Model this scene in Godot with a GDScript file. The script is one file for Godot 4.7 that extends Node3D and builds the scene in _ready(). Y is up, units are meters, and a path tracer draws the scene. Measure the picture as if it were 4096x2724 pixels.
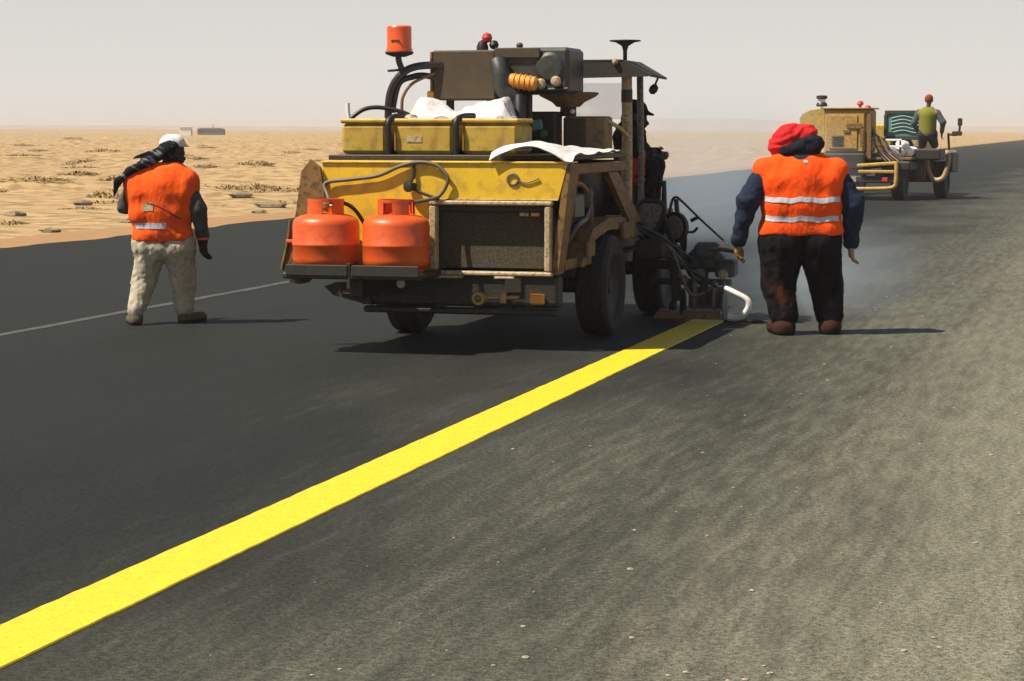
extends Node3D
# Road-marking crew on a desert highway. Metres, y up. The road runs along FW; RT is to its right.

const ROAD_TURN := 0.26878  # 15.4 degrees to the right of -z
var RT := Vector3(cos(ROAD_TURN), 0, sin(ROAD_TURN))
var FW := Vector3(sin(ROAD_TURN), 0, -cos(ROAD_TURN))
var rng := RandomNumberGenerator.new()
var M := {}
var cache := {}
var taken := {}

# ------------------------------------------------------------------ mesh builder
class MB:
	var v := PackedVector3Array()
	var n := PackedVector3Array()
	var c := PackedColorArray()
	var u := PackedVector2Array()
	var w := PackedVector2Array()
	var idx := PackedInt32Array()
	func tri(a: Vector3, b: Vector3, d: Vector3, na: Vector3, nb: Vector3, nd: Vector3) -> void:
		var k := v.size()
		v.append(a); v.append(b); v.append(d)
		n.append(na); n.append(nb); n.append(nd)
		if (d - a).cross(b - a).dot(na + nb + nd) >= 0.0:
			idx.append(k); idx.append(k + 1); idx.append(k + 2)
		else:
			idx.append(k); idx.append(k + 2); idx.append(k + 1)
	func quad(a: Vector3, b: Vector3, d: Vector3, e: Vector3, na: Vector3, nb = null, nd = null, ne = null) -> void:
		var n2: Vector3 = na if nb == null else nb
		var n3: Vector3 = na if nd == null else nd
		var n4: Vector3 = na if ne == null else ne
		tri(a, b, d, na, n2, n3)
		tri(a, d, e, na, n3, n4)
	func flat(a: Vector3, b: Vector3, d: Vector3, e: Vector3, outward: Vector3) -> void:
		var m := (d - a).cross(b - a)
		if m.length() < 1e-12:
			m = (e - a).cross(d - a)
		m = m.normalized()
		if m.dot(outward) < 0.0:
			m = -m
		quad(a, b, d, e, m)
	func mesh() -> ArrayMesh:
		var a := []
		a.resize(Mesh.ARRAY_MAX)
		a[Mesh.ARRAY_VERTEX] = v
		a[Mesh.ARRAY_NORMAL] = n
		a[Mesh.ARRAY_INDEX] = idx
		if c.size() == v.size():
			a[Mesh.ARRAY_COLOR] = c
		if u.size() == v.size():
			a[Mesh.ARRAY_TEX_UV] = u
		if w.size() == v.size():
			a[Mesh.ARRAY_TEX_UV2] = w
		var m := ArrayMesh.new()
		m.add_surface_from_arrays(Mesh.PRIMITIVE_TRIANGLES, a)
		return m

# ------------------------------------------------------------------ shapes
func P(x: float, y: float, d: float) -> Vector3:   # right, up, forward
	return Vector3(x, y, -d)

func cbox(s: Vector3, bev := 0.008) -> ArrayMesh:
	var key := "b%.4f_%.4f_%.4f_%.4f" % [s.x, s.y, s.z, bev]
	if cache.has(key):
		return cache[key]
	var b := MB.new()
	var h := s * 0.5
	bev = minf(bev, minf(h.x, minf(h.y, h.z)) * 0.8)
	var i := h - Vector3.ONE * bev
	for ax in 3:
		for sg in [-1.0, 1.0]:
			var a1 := (ax + 1) % 3
			var a2 := (ax + 2) % 3
			var pts := []
			for q in [[-1, -1], [1, -1], [1, 1], [-1, 1]]:
				var p := Vector3.ZERO
				p[ax] = h[ax] * sg
				p[a1] = i[a1] * q[0]
				p[a2] = i[a2] * q[1]
				pts.append(p)
			var nn := Vector3.ZERO
			nn[ax] = sg
			b.quad(pts[0], pts[1], pts[2], pts[3], nn)
	for ax in 3:
		var a1 := (ax + 1) % 3
		var a2 := (ax + 2) % 3
		for s1 in [-1.0, 1.0]:
			for s2 in [-1.0, 1.0]:
				var p := []
				for q in [[-1.0, 0], [1.0, 0], [1.0, 1], [-1.0, 1]]:
					var t := Vector3.ZERO
					t[ax] = i[ax] * q[0]
					t[a1] = (h[a1] if q[1] == 0 else i[a1]) * s1
					t[a2] = (i[a2] if q[1] == 0 else h[a2]) * s2
					p.append(t)
				var o := Vector3.ZERO
				o[a1] = s1
				o[a2] = s2
				b.flat(p[0], p[1], p[2], p[3], o)
	for sx in [-1.0, 1.0]:
		for sy in [-1.0, 1.0]:
			for sz in [-1.0, 1.0]:
				var o := Vector3(sx, sy, sz).normalized()
				b.tri(Vector3(h.x * sx, i.y * sy, i.z * sz), Vector3(i.x * sx, h.y * sy, i.z * sz), Vector3(i.x * sx, i.y * sy, h.z * sz), o, o, o)
	var m := b.mesh()
	cache[key] = m
	return m

func smooth_path(pts: Array, sub := 5) -> Array:
	if pts.size() < 3 or sub < 2:
		return pts
	var out := []
	for k in pts.size() - 1:
		var p0: Vector3 = pts[maxi(k - 1, 0)]
		var p1: Vector3 = pts[k]
		var p2: Vector3 = pts[k + 1]
		var p3: Vector3 = pts[mini(k + 2, pts.size() - 1)]
		for j in sub:
			out.append(p1.cubic_interpolate(p2, p0, p3, float(j) / sub))
	out.append(pts[-1])
	return out

func tube(pts_in: Array, r0: float, sides := 8, sub := 5, r1 := -1.0) -> ArrayMesh:
	var b := MB.new()
	var pts := smooth_path(pts_in, sub)
	if r1 < 0.0:
		r1 = r0
	var up := Vector3.UP
	var rings := []
	var norms := []
	for k in pts.size():
		var t: Vector3 = (pts[mini(k + 1, pts.size() - 1)] - pts[maxi(k - 1, 0)]).normalized()
		if absf(t.dot(up)) > 0.95:
			up = Vector3.RIGHT if absf(t.x) < 0.9 else Vector3.BACK
		var x := t.cross(up).normalized()
		up = x.cross(t).normalized()
		var ring := []
		var nr := []
		var r := lerpf(r0, r1, float(k) / maxf(pts.size() - 1, 1))
		for j in sides:
			var a := TAU * j / sides
			var o := x * cos(a) + up * sin(a)
			nr.append(o)
			ring.append(pts[k] + o * r)
		rings.append(ring)
		norms.append(nr)
	for k in pts.size() - 1:
		for j in sides:
			var j2 := (j + 1) % sides
			b.quad(rings[k][j], rings[k][j2], rings[k + 1][j2], rings[k + 1][j], norms[k][j], norms[k][j2], norms[k + 1][j2], norms[k + 1][j])
	for e in [0, pts.size() - 1]:
		var nn: Vector3 = (pts[0] - pts[1]).normalized() if e == 0 else (pts[-1] - pts[-2]).normalized()
		for j in sides:
			b.tri(pts[e], rings[e][j], rings[e][(j + 1) % sides], nn, nn, nn)
	return b.mesh()

func lathe(prof: Array, sides := 28, from := 0.0, to := TAU, crisp := 0.6) -> ArrayMesh:
	# prof: Vector2(radius, y) from bottom to top; smooth where the bend is under `crisp`
	var b := MB.new()
	var segn := []
	for k in prof.size() - 1:
		var d: Vector2 = prof[k + 1] - prof[k]
		segn.append(Vector2(d.y, -d.x).normalized())
	for k in prof.size() - 1:
		var na: Vector2 = segn[k]
		var nb: Vector2 = segn[k]
		if k > 0 and segn[k - 1].angle_to(segn[k]) != 0.0 and absf(segn[k - 1].angle_to(segn[k])) < crisp:
			na = (segn[k - 1] + segn[k]).normalized()
		if k < prof.size() - 2 and absf(segn[k + 1].angle_to(segn[k])) < crisp:
			nb = (segn[k + 1] + segn[k]).normalized()
		for j in sides:
			var a0 := from + (to - from) * j / sides
			var a1 := from + (to - from) * (j + 1) / sides
			var c0 := Vector3(cos(a0), 0, sin(a0))
			var c1 := Vector3(cos(a1), 0, sin(a1))
			var p: Vector2 = prof[k]
			var q: Vector2 = prof[k + 1]
			var y := Vector3.UP
			b.quad(c0 * p.x + y * p.y, c1 * p.x + y * p.y, c1 * q.x + y * q.y, c0 * q.x + y * q.y, c0 * na.x + y * na.y, c1 * na.x + y * na.y, c1 * nb.x + y * nb.y, c0 * nb.x + y * nb.y)
	return b.mesh()

func prism(poly: PackedVector2Array, depth: float) -> ArrayMesh:   # outline in xy, thickness along z, centred
	var b := MB.new()
	var h := depth * 0.5
	var t := Geometry2D.triangulate_polygon(poly)
	for k in range(0, t.size(), 3):
		for sg in [-1.0, 1.0]:
			var nn := Vector3(0, 0, sg)
			var q := []
			for j in 3:
				var p := poly[t[k + j]]
				q.append(Vector3(p.x, p.y, h * sg))
			b.tri(q[0], q[1], q[2], nn, nn, nn)
	var area := 0.0
	for k in poly.size():
		area += poly[k].cross(poly[(k + 1) % poly.size()])
	for k in poly.size():
		var p := poly[k]
		var q := poly[(k + 1) % poly.size()]
		var e := (q - p).normalized()
		var o := Vector3(e.y, -e.x, 0) * signf(area)
		b.quad(Vector3(p.x, p.y, -h), Vector3(q.x, q.y, -h), Vector3(q.x, q.y, h), Vector3(p.x, p.y, h), o)
	return b.mesh()

func hexa(p: Array) -> ArrayMesh:   # eight corners: bottom ring 0-3, top ring 4-7
	var b := MB.new()
	var m := Vector3.ZERO
	for q in p:
		m += q / 8.0
	for f in [[0, 1, 2, 3], [4, 5, 6, 7], [0, 1, 5, 4], [1, 2, 6, 5], [2, 3, 7, 6], [3, 0, 4, 7]]:
		var mid: Vector3 = (p[f[0]] + p[f[1]] + p[f[2]] + p[f[3]]) / 4.0
		b.flat(p[f[0]], p[f[1]], p[f[2]], p[f[3]], mid - m)
	return b.mesh()

func cloth(nu: int, nv: int, at: Callable, thick := 0.008) -> ArrayMesh:
	var b := MB.new()
	var p := []
	var nn := []
	for i in nu + 1:
		var row := []
		for j in nv + 1:
			row.append(at.call(float(i) / nu, float(j) / nv))
		p.append(row)
	for i in nu + 1:
		var row := []
		for j in nv + 1:
			var du: Vector3 = p[mini(i + 1, nu)][j] - p[maxi(i - 1, 0)][j]
			var dv: Vector3 = p[i][mini(j + 1, nv)] - p[i][maxi(j - 1, 0)]
			var q := du.cross(dv).normalized()
			row.append(q if q.y >= 0 else -q)
		nn.append(row)
	for i in nu:
		for j in nv:
			var c := [[i, j], [i + 1, j], [i + 1, j + 1], [i, j + 1]]
			var a := []
			var o := []
			for q in c:
				a.append(p[q[0]][q[1]])
				o.append(nn[q[0]][q[1]])
			b.quad(a[0], a[1], a[2], a[3], o[0], o[1], o[2], o[3])
			b.quad(a[0] - o[0] * thick, a[1] - o[1] * thick, a[2] - o[2] * thick, a[3] - o[3] * thick, -o[0], -o[1], -o[2], -o[3])
	return b.mesh()

# ------------------------------------------------------------------ smooth bodies (distance field, surface nets)
# bone: [a, b, ra, rb, squash of depth]
func bone_d(k: Array, p: Vector3) -> float:
	var a: Vector3 = k[0]
	var ab: Vector3 = k[1] - a
	var ap := p - a
	var s: float = k[4] if k.size() > 4 else 1.0
	if s != 1.0:
		ab.z *= s
		ap.z *= s
	var t := clampf(ap.dot(ab) / maxf(ab.length_squared(), 1e-9), 0.0, 1.0)
	return (ap - ab * t).length() - lerpf(k[2], k[3], t)

func field(bones: Array, p: Vector3, k := 0.04) -> float:
	var f := 9.0
	for b in bones:
		var d := bone_d(b, p)
		var h := maxf(k - absf(f - d), 0.0) / k
		f = minf(f, d) - h * h * k * 0.25
	return f

func nets(into: MB, bones: Array, cell: float, paint: Callable, k := 0.04, bump = null, cut = null) -> void:
	var lo := Vector3.ONE * 1e9
	var hi := -lo
	for b in bones:
		var r := maxf(b[2], b[3]) + 0.03
		lo = lo.min(b[0] - Vector3.ONE * r).min(b[1] - Vector3.ONE * r)
		hi = hi.max(b[0] + Vector3.ONE * r).max(b[1] + Vector3.ONE * r)
	var nx := int((hi.x - lo.x) / cell) + 3
	var ny := int((hi.y - lo.y) / cell) + 3
	var nz := int((hi.z - lo.z) / cell) + 3
	var f := PackedFloat32Array()
	f.resize(nx * ny * nz)
	f.fill(1.0)
	for b in bones:
		var r := maxf(b[2], b[3]) + k + cell * 2.0
		var l0: Vector3 = ((b[0] as Vector3).min(b[1]) - Vector3.ONE * r - lo) / cell
		var l1: Vector3 = ((b[0] as Vector3).max(b[1]) + Vector3.ONE * r - lo) / cell
		var a: Vector3 = b[0]
		var ab: Vector3 = b[1] - a
		var s: float = b[4] if b.size() > 4 else 1.0
		ab.z *= s
		var il := 1.0 / maxf(ab.length_squared(), 1e-9)
		var ra: float = b[2]
		var dr: float = b[3] - b[2]
		for z in range(maxi(int(l0.z), 0), mini(int(l1.z) + 2, nz)):
			for y in range(maxi(int(l0.y), 0), mini(int(l1.y) + 2, ny)):
				var row := (z * ny + y) * nx
				for x in range(maxi(int(l0.x), 0), mini(int(l1.x) + 2, nx)):
					var ap := lo + Vector3(x, y, z) * cell - a
					ap.z *= s
					var t := clampf(ap.dot(ab) * il, 0.0, 1.0)
					var d := (ap - ab * t).length() - ra - dr * t
					var g := f[row + x]
					var h := maxf(k - absf(g - d), 0.0) / k
					f[row + x] = minf(g, d) - h * h * k * 0.25
	if bump != null or cut != null:
		for z in nz:
			for y in ny:
				var row := (z * ny + y) * nx
				for x in nx:
					var g := f[row + x]
					if absf(g) < 0.09:
						var p := lo + Vector3(x, y, z) * cell
						if bump != null:
							g += bump.call(p)
						if cut != null:
							g = maxf(g, cut.call(p))
						f[row + x] = g
					elif g < 0.0 and cut != null:
						f[row + x] = maxf(g, cut.call(lo + Vector3(x, y, z) * cell))
	var ids := {}
	var base := into.v.size()
	var offs := PackedInt32Array([0, 1, nx, nx + 1, nx * ny, nx * ny + 1, nx * ny + nx, nx * ny + nx + 1])
	var edges := [[0, 1], [2, 3], [4, 5], [6, 7], [0, 2], [1, 3], [4, 6], [5, 7], [0, 4], [1, 5], [2, 6], [3, 7]]
	var corner := [Vector3(0, 0, 0), Vector3(1, 0, 0), Vector3(0, 1, 0), Vector3(1, 1, 0), Vector3(0, 0, 1), Vector3(1, 0, 1), Vector3(0, 1, 1), Vector3(1, 1, 1)]
	for z in nz - 1:
		for y in ny - 1:
			for x in nx - 1:
				var o := (z * ny + y) * nx + x
				if absf(f[o]) > cell * 3.0 and not cut != null:
					continue
				var neg := 0
				for q in 8:
					if f[o + offs[q]] < 0.0:
						neg += 1
				if neg == 0 or neg == 8:
					continue
				var sum := Vector3.ZERO
				var cnt := 0
				for e in edges:
					var fa := f[o + offs[e[0]]]
					var fb := f[o + offs[e[1]]]
					if (fa < 0.0) != (fb < 0.0):
						sum += (corner[e[0]] as Vector3).lerp(corner[e[1]], fa / (fa - fb))
						cnt += 1
				ids[o] = into.v.size()
				var p := lo + (Vector3(x, y, z) + sum / cnt) * cell
				into.v.append(p)
				into.n.append(Vector3.ZERO)
				into.c.append(paint.call(p))
	var steps := [1, nx, nx * ny]
	for o in ids:
		for ax in 3:
			var fa := f[o]
			var fb: float = f[o + steps[ax]]
			if (fa < 0.0) == (fb < 0.0):
				continue
			var s1: int = steps[(ax + 1) % 3]
			var s2: int = steps[(ax + 2) % 3]
			var q := [o, o - s1, o - s1 - s2, o - s2]
			if not (ids.has(q[1]) and ids.has(q[2]) and ids.has(q[3])):
				continue
			var i0: int = ids[q[0]]
			var i1: int = ids[q[1]]
			var i2: int = ids[q[2]]
			var i3: int = ids[q[3]]
			var t := [i0, i1, i2, i0, i2, i3] if fa > 0.0 else [i0, i2, i1, i0, i3, i2]
			for j in 6:
				into.idx.append(t[j])
			for j in [0, 3]:
				var nn := (into.v[t[j + 2]] - into.v[t[j]]).cross(into.v[t[j + 1]] - into.v[t[j]])
				for m in 3:
					into.n[t[j + m]] += nn
	for j in range(base, into.v.size()):
		into.n[j] = into.n[j].normalized()

func band(bones: Array, bump, mid: Vector3, y0: float, y1: float, a0: float, a1: float, off := 0.006, steps := 40, wave := 0.0) -> ArrayMesh:
	# a strip that follows the surface of the field; angle 0 is the wearer's right, PI/2 the back (+z)
	var b := MB.new()
	var g := []
	var rows := 3
	for i in steps + 1:
		var a := lerpf(a0, a1, float(i) / steps)
		var dir := Vector3(cos(a), 0, sin(a))
		var col := []
		for j in rows + 1:
			var o := Vector3(mid.x, lerpf(y0, y1, float(j) / rows) + wave * (sin(a * 5.0) + .6 * sin(a * 11.0 + 1.0)), mid.z)
			var t := 0.75
			for s in 60:
				var p := o + dir * t
				var d: float = field(bones, p) + (bump.call(p) if bump != null else 0.0) - off
				if d < 0.001 or t < 0.02:
					break
				t -= d * 0.6
			col.append([o + dir * t, dir])
		g.append(col)
	for i in steps:
		for j in rows:
			var q := [g[i][j], g[i + 1][j], g[i + 1][j + 1], g[i][j + 1]]
			var nn: Vector3 = (q[2][0] - q[0][0]).cross(q[1][0] - q[0][0]).normalized()
			if nn.dot(q[0][1]) < 0:
				nn = -nn
			b.quad(q[0][0], q[1][0], q[2][0], q[3][0], nn)
	return b.mesh()

# ------------------------------------------------------------------ textures and materials
func lin(r: float, g: float, b: float) -> Color:
	return Color(r, g, b).linear_to_srgb()

func noise_img(w: int, h: int, freq: float, seed_: int, oct := 4, kind := FastNoiseLite.TYPE_SIMPLEX_SMOOTH) -> PackedByteArray:
	var n := FastNoiseLite.new()
	n.noise_type = kind
	n.seed = seed_
	n.frequency = freq
	n.fractal_octaves = oct
	var im := n.get_seamless_image(w, h)
	im.convert(Image.FORMAT_L8)
	return im.get_data()

func blotch(size: int, cols: Array, f1: float, f2: float, seed_: int, edge := 0.12, fine := 0.25, rare := 0.66) -> ImageTexture:
	# cols: linear colours [base, second, stain]; matter with ragged outlines
	var a := noise_img(size, size, f1, seed_)
	var b := noise_img(size, size, f2, seed_ + 7)
	var c := noise_img(size, size, 0.16, seed_ + 13, 2)
	var d := PackedByteArray()
	d.resize(size * size * 3)
	var q := []
	for k in cols:
		var s: Color = (k as Color).linear_to_srgb()
		q.append(Vector3(s.r, s.g, s.b))
	for k in size * size:
		var g := (c[k] / 255.0 - 0.5) * fine
		var m1 := smoothstep(0.5 - edge, 0.5 + edge, a[k] / 255.0 + g * 0.6)
		var m2 := smoothstep(rare - edge * 0.5, rare + edge * 0.5, b[k] / 255.0 + g)
		var v: Vector3 = q[0].lerp(q[1], m1).lerp(q[2], m2) * (1.0 + g * 0.5)
		d[k * 3] = int(clampf(v.x, 0, 1) * 255)
		d[k * 3 + 1] = int(clampf(v.y, 0, 1) * 255)
		d[k * 3 + 2] = int(clampf(v.z, 0, 1) * 255)
	return ImageTexture.create_from_image(Image.create_from_data(size, size, false, Image.FORMAT_RGB8, d))

func tri_mat(tex: Texture2D, scale: float, rough: float, metal := 0.0, world := false) -> StandardMaterial3D:
	var m := StandardMaterial3D.new()
	m.albedo_texture = tex
	m.uv1_triplanar = true
	m.uv1_world_triplanar = world
	m.uv1_scale = Vector3.ONE * scale
	m.roughness = rough
	m.metallic = metal
	return m

func plain(c: Color, rough := 0.7, metal := 0.0) -> StandardMaterial3D:
	var m := StandardMaterial3D.new()
	m.albedo_color = c.linear_to_srgb()
	m.roughness = rough
	m.metallic = metal
	return m

func L(r: float, g: float, b: float) -> Color:
	return Color(r, g, b)

func make_materials() -> void:
	M.yellow = tri_mat(blotch(256, [L(.70, .45, .018), L(.655, .41, .018), L(.52, .33, .028)], 0.008, 0.03, 3, 0.35, 0.16), 0.8, 0.45)
	M.yellow_dirty = tri_mat(blotch(256, [L(.44, .30, .04), L(.38, .25, .034), L(.28, .18, .03)], 0.010, 0.03, 5, 0.35, 0.22), 1.0, 0.5)
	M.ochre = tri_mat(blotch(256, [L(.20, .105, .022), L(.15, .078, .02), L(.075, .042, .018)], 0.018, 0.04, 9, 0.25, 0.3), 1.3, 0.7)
	M.ochre_pale = tri_mat(blotch(256, [L(.40, .245, .045), L(.33, .20, .04), L(.20, .12, .035)], 0.016, 0.04, 11, 0.25, 0.3), 1.2, 0.6)
	M.tan = tri_mat(blotch(256, [L(.24, .15, .075), L(.20, .125, .06), L(.12, .075, .04)], 0.014, 0.04, 12, 0.3, 0.2), 1.0, 0.65)
	M.brown = tri_mat(blotch(256, [L(.052, .036, .017), L(.046, .031, .015), L(.064, .04, .018)], 0.012, 0.03, 15, 0.3, 0.15), 1.0, 0.65)
	M.dark = tri_mat(blotch(256, [L(.008, .008, .0075), L(.013, .012, .010), L(.035, .024, .014)], 0.03, 0.05, 21, 0.12, 0.3), 2.2, 0.6)
	M.black = plain(L(.005, .005, .0055), 0.5)
	M.rubber = tri_mat(blotch(256, [L(.008, .008, .008), L(.012, .0115, .011), L(.028, .024, .02)], 0.03, 0.05, 25, 0.15, 0.25), 2.0, 0.85)
	M.slate = tri_mat(blotch(256, [L(.018, .025, .027), L(.026, .034, .035), L(.045, .036, .022)], 0.02, 0.035, 31, 0.2, 0.25), 1.6, 0.5)
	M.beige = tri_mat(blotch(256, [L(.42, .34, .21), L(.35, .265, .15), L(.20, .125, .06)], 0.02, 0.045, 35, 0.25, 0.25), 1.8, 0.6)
	M.cylinder = tri_mat(blotch(256, [L(.62, .088, .010), L(.58, .08, .010), L(.46, .06, .011)], 0.012, 0.035, 41, 0.35, 0.12), 1.0, 0.42)
	M.grey = tri_mat(blotch(256, [L(.15, .15, .145), L(.11, .11, .10), L(.055, .048, .04)], 0.03, 0.045, 45, 0.2, 0.3), 2.4, 0.55)
	M.olive = tri_mat(blotch(256, [L(.013, .0122, .0075), L(.017, .016, .010), L(.022, .019, .013)], 0.015, 0.04, 49, 0.3, 0.2), 1.5, 0.75)
	M.core = tri_mat(blotch(256, [L(.030, .025, .015), L(.046, .037, .021), L(.078, .062, .036)], 0.045, 0.07, 53, 0.10, 0.5), 2.6, 0.85)
	M.orange = plain(L(.66, .085, .012), 0.3)
	M.red = plain(L(.42, .02, .018), 0.5)
	M.teal = plain(L(.10, .24, .23), 0.5)
	M.green = plain(L(.04, .13, .04), 0.6)
	M.amber = plain(L(.62, .26, .03), 0.4)
	M.brass = plain(L(.32, .22, .08), 0.45, 0.6)
	M.steel = plain(L(.25, .24, .22), 0.45, 0.7)
	M.white_sheet = tri_mat(blotch(256, [L(.62, .61, .60), L(.57, .56, .54), L(.44, .41, .36)], 0.014, 0.035, 57, 0.3, 0.12), 1.2, 0.55)
	M.white = plain(L(.66, .66, .65), 0.5)
	M.hose = plain(L(.012, .012, .014), 0.45)
	M.hose_grey = plain(L(.10, .085, .06), 0.6)
	M.hose_brown = plain(L(.16, .08, .045), 0.6)
	M.tape = plain(L(.42, .47, .52), 0.4)
	M.pane = plain(L(.8, .8, .85), 0.08)
	M.pane.transparency = BaseMaterial3D.TRANSPARENCY_ALPHA
	M.pane.albedo_color.a = 0.16
	M.skin_cloth = StandardMaterial3D.new()
	M.skin_cloth.vertex_color_use_as_albedo = true
	M.skin_cloth.roughness = 0.85
	M.cloth = StandardMaterial3D.new()
	M.cloth.vertex_color_use_as_albedo = true
	M.cloth.roughness = 0.9
	M.cloth.metallic_specular = 0.25
	M.cloth.uv1_triplanar = true
	M.cloth.uv1_scale = Vector3(1.9, .75, 1.9)
	var rg := FastNoiseLite.new()
	rg.seed = 51; rg.frequency = 0.010; rg.fractal_octaves = 3
	rg.fractal_type = FastNoiseLite.FRACTAL_RIDGED
	rg.domain_warp_enabled = true
	rg.domain_warp_amplitude = 26.0
	rg.domain_warp_frequency = 0.012
	var im := rg.get_seamless_image(512, 512)
	im.convert(Image.FORMAT_RGBA8)
	im.bump_map_to_normal_map(3.6)
	M.cloth.normal_enabled = true
	M.cloth.normal_texture = ImageTexture.create_from_image(im)
	M.cloth.normal_scale = 1.0
	M.white_sheet.normal_enabled = true
	M.white_sheet.normal_texture = M.cloth.normal_texture
	M.white_sheet.normal_scale = 0.8

# ------------------------------------------------------------------ scene tree
func numbered(called: String) -> String:
	var n: int = taken.get(called, -1) + 1
	taken[called] = n
	return called if n == 0 else "%s_%03d" % [called, n]

func thing(called: String, label: String, category: String, at := Vector3.ZERO, group := "") -> Node3D:
	var o := Node3D.new()
	o.name = numbered(called)
	add_child(o)
	o.position = at
	o.set_meta("label", label)
	o.set_meta("category", category)
	if group:
		o.set_meta("group", group)
	return o

func part(parent: Node3D, called: String, mesh: Mesh, mat: Material, at := Vector3.ZERO, turn := Vector3.ZERO) -> MeshInstance3D:
	var o := MeshInstance3D.new()
	o.name = called
	o.mesh = mesh
	o.material_override = mat
	o.position = at
	o.rotation_degrees = turn
	parent.add_child(o, true)
	return o

func bx(parent: Node3D, called: String, mat: Material, x0: float, x1: float, y0: float, y1: float, d0: float, d1: float, bev := 0.01, turn := Vector3.ZERO) -> MeshInstance3D:
	return part(parent, called, cbox(Vector3(absf(x1 - x0), absf(y1 - y0), absf(d1 - d0)), bev), mat, P((x0 + x1) / 2, (y0 + y1) / 2, (d0 + d1) / 2), turn)

func structure(called: String, mesh: Mesh, mat: Material, label: String) -> MeshInstance3D:
	var o := part(self, called, mesh, mat)
	o.set_meta("kind", "structure")
	o.set_meta("label", label)
	return o

# ------------------------------------------------------------------ ground and road
func road_point(l: float, s: float, y := 0.0) -> Vector3:
	return RT * l + FW * s + Vector3.UP * y

var hum := FastNoiseLite.new()
var dune := FastNoiseLite.new()

func ground_y(l: float, s: float) -> float:
	var away := maxf(-15.9 - l, l - 6.2)   # metres past the road's edge
	if away < 0.0:
		return -0.03
	var h := hum.get_noise_2d(l, s * 0.8)
	var y := -0.012 + smoothstep(0.8, 9.0, away) * (0.22 * h + 0.45 * pow(absf(h), 1.5))
	y += smoothstep(10.0, 60.0, away) * (0.95 * hum.get_noise_2d(l * 0.31 + 90.0, s * 0.28) + 0.12)
	y += smoothstep(60.0, 500.0, away) * (1.1 + 1.6 * dune.get_noise_2d(l, s))
	return y

func build_ground() -> void:
	hum.seed = 11; hum.frequency = 0.13; hum.fractal_octaves = 3
	dune.seed = 5; dune.frequency = 0.006; dune.fractal_octaves = 3
	var ls := PackedFloat32Array()
	var x := -15.95
	var st := 0.45
	var left := []
	while x > -3500.0:
		left.append(x)
		st *= 1.024
		x -= st
	left.reverse()
	for q in left:
		ls.append(q)
	for q in [-6.0, 6.25]:
		ls.append(q)
	x = 6.25
	st = 1.5
	while x < 1500.0:
		st *= 1.15
		x += st
		ls.append(x)
	var ss := PackedFloat32Array()
	var s := -40.0
	st = 1.5
	while s < 4500.0:
		ss.append(s)
		st = 1.5 if s < 10.0 else clampf(st * 1.0 if s < 30.0 else st, 0.6, 900.0)
		st = 0.55 + maxf(0.0, s - 30.0) * 0.0065 if s > 15.0 else 1.5
		s += st
	var b := MB.new()
	var nl := ls.size()
	for j in ss.size():
		for i in nl:
			b.v.append(road_point(ls[i], ss[j], ground_y(ls[i], ss[j])))
			b.n.append(Vector3.ZERO)
	for j in ss.size() - 1:
		for i in nl - 1:
			var o := j * nl + i
			for t in [[o, o + nl, o + 1], [o + 1, o + nl, o + nl + 1]]:
				var nn := (b.v[t[2]] - b.v[t[0]]).cross(b.v[t[1]] - b.v[t[0]])
				if nn.y < 0.0:
					t = [t[0], t[2], t[1]]
					nn = -nn
				for q in t:
					b.idx.append(q)
					b.n[q] += nn
	for k in b.n.size():
		b.n[k] = b.n[k].normalized()
	var sand := tri_mat(blotch(1024, [L(.36, .245, .110), L(.315, .205, .085), L(.195, .122, .048)], 0.014, 0.026, 61, 0.16, 0.42, 0.58), 0.045, 0.95, 0.0, true)
	sand.detail_enabled = false
	structure("ground", b.mesh(), sand, "pale orange desert sand with low hummocks beyond the road")
	# low ridge far off, ringed round the plain
	var r := MB.new()
	var nz := FastNoiseLite.new()
	nz.seed = 3; nz.frequency = 0.9; nz.fractal_octaves = 4
	var prev := []
	for k in 161:
		var a := deg_to_rad(-80.0 + k)           # heading from straight ahead, to the right
		var fine := nz.get_noise_1d(k * 0.11)
		var bump := exp(-pow((rad_to_deg(a) - 5.2) / 2.6, 2.0))
		var top := 7.0 + 2.0 * fine + 9.5 * bump
		var dir := Vector3(sin(a), 0, -cos(a))
		var col := [dir * 2300.0 + Vector3.UP * -3.0, dir * 2450.0 + Vector3.UP * (top * 0.55), dir * 2600.0 + Vector3.UP * top, dir * 3000.0 + Vector3.UP * (top * 0.7), dir * 3600.0 - Vector3.UP * 4.0]
		if k > 0:
			for j in 4:
				r.flat(prev[j], col[j], col[j + 1], prev[j + 1], Vector3.UP)
		prev = col
	structure("hills", r.mesh(), tri_mat(blotch(256, [L(.33, .23, .14), L(.25, .19, .13), L(.20, .15, .11)], 0.02, 0.03, 65), 0.004, 0.95, 0.0, true), "low hazy hills on the horizon")

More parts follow.
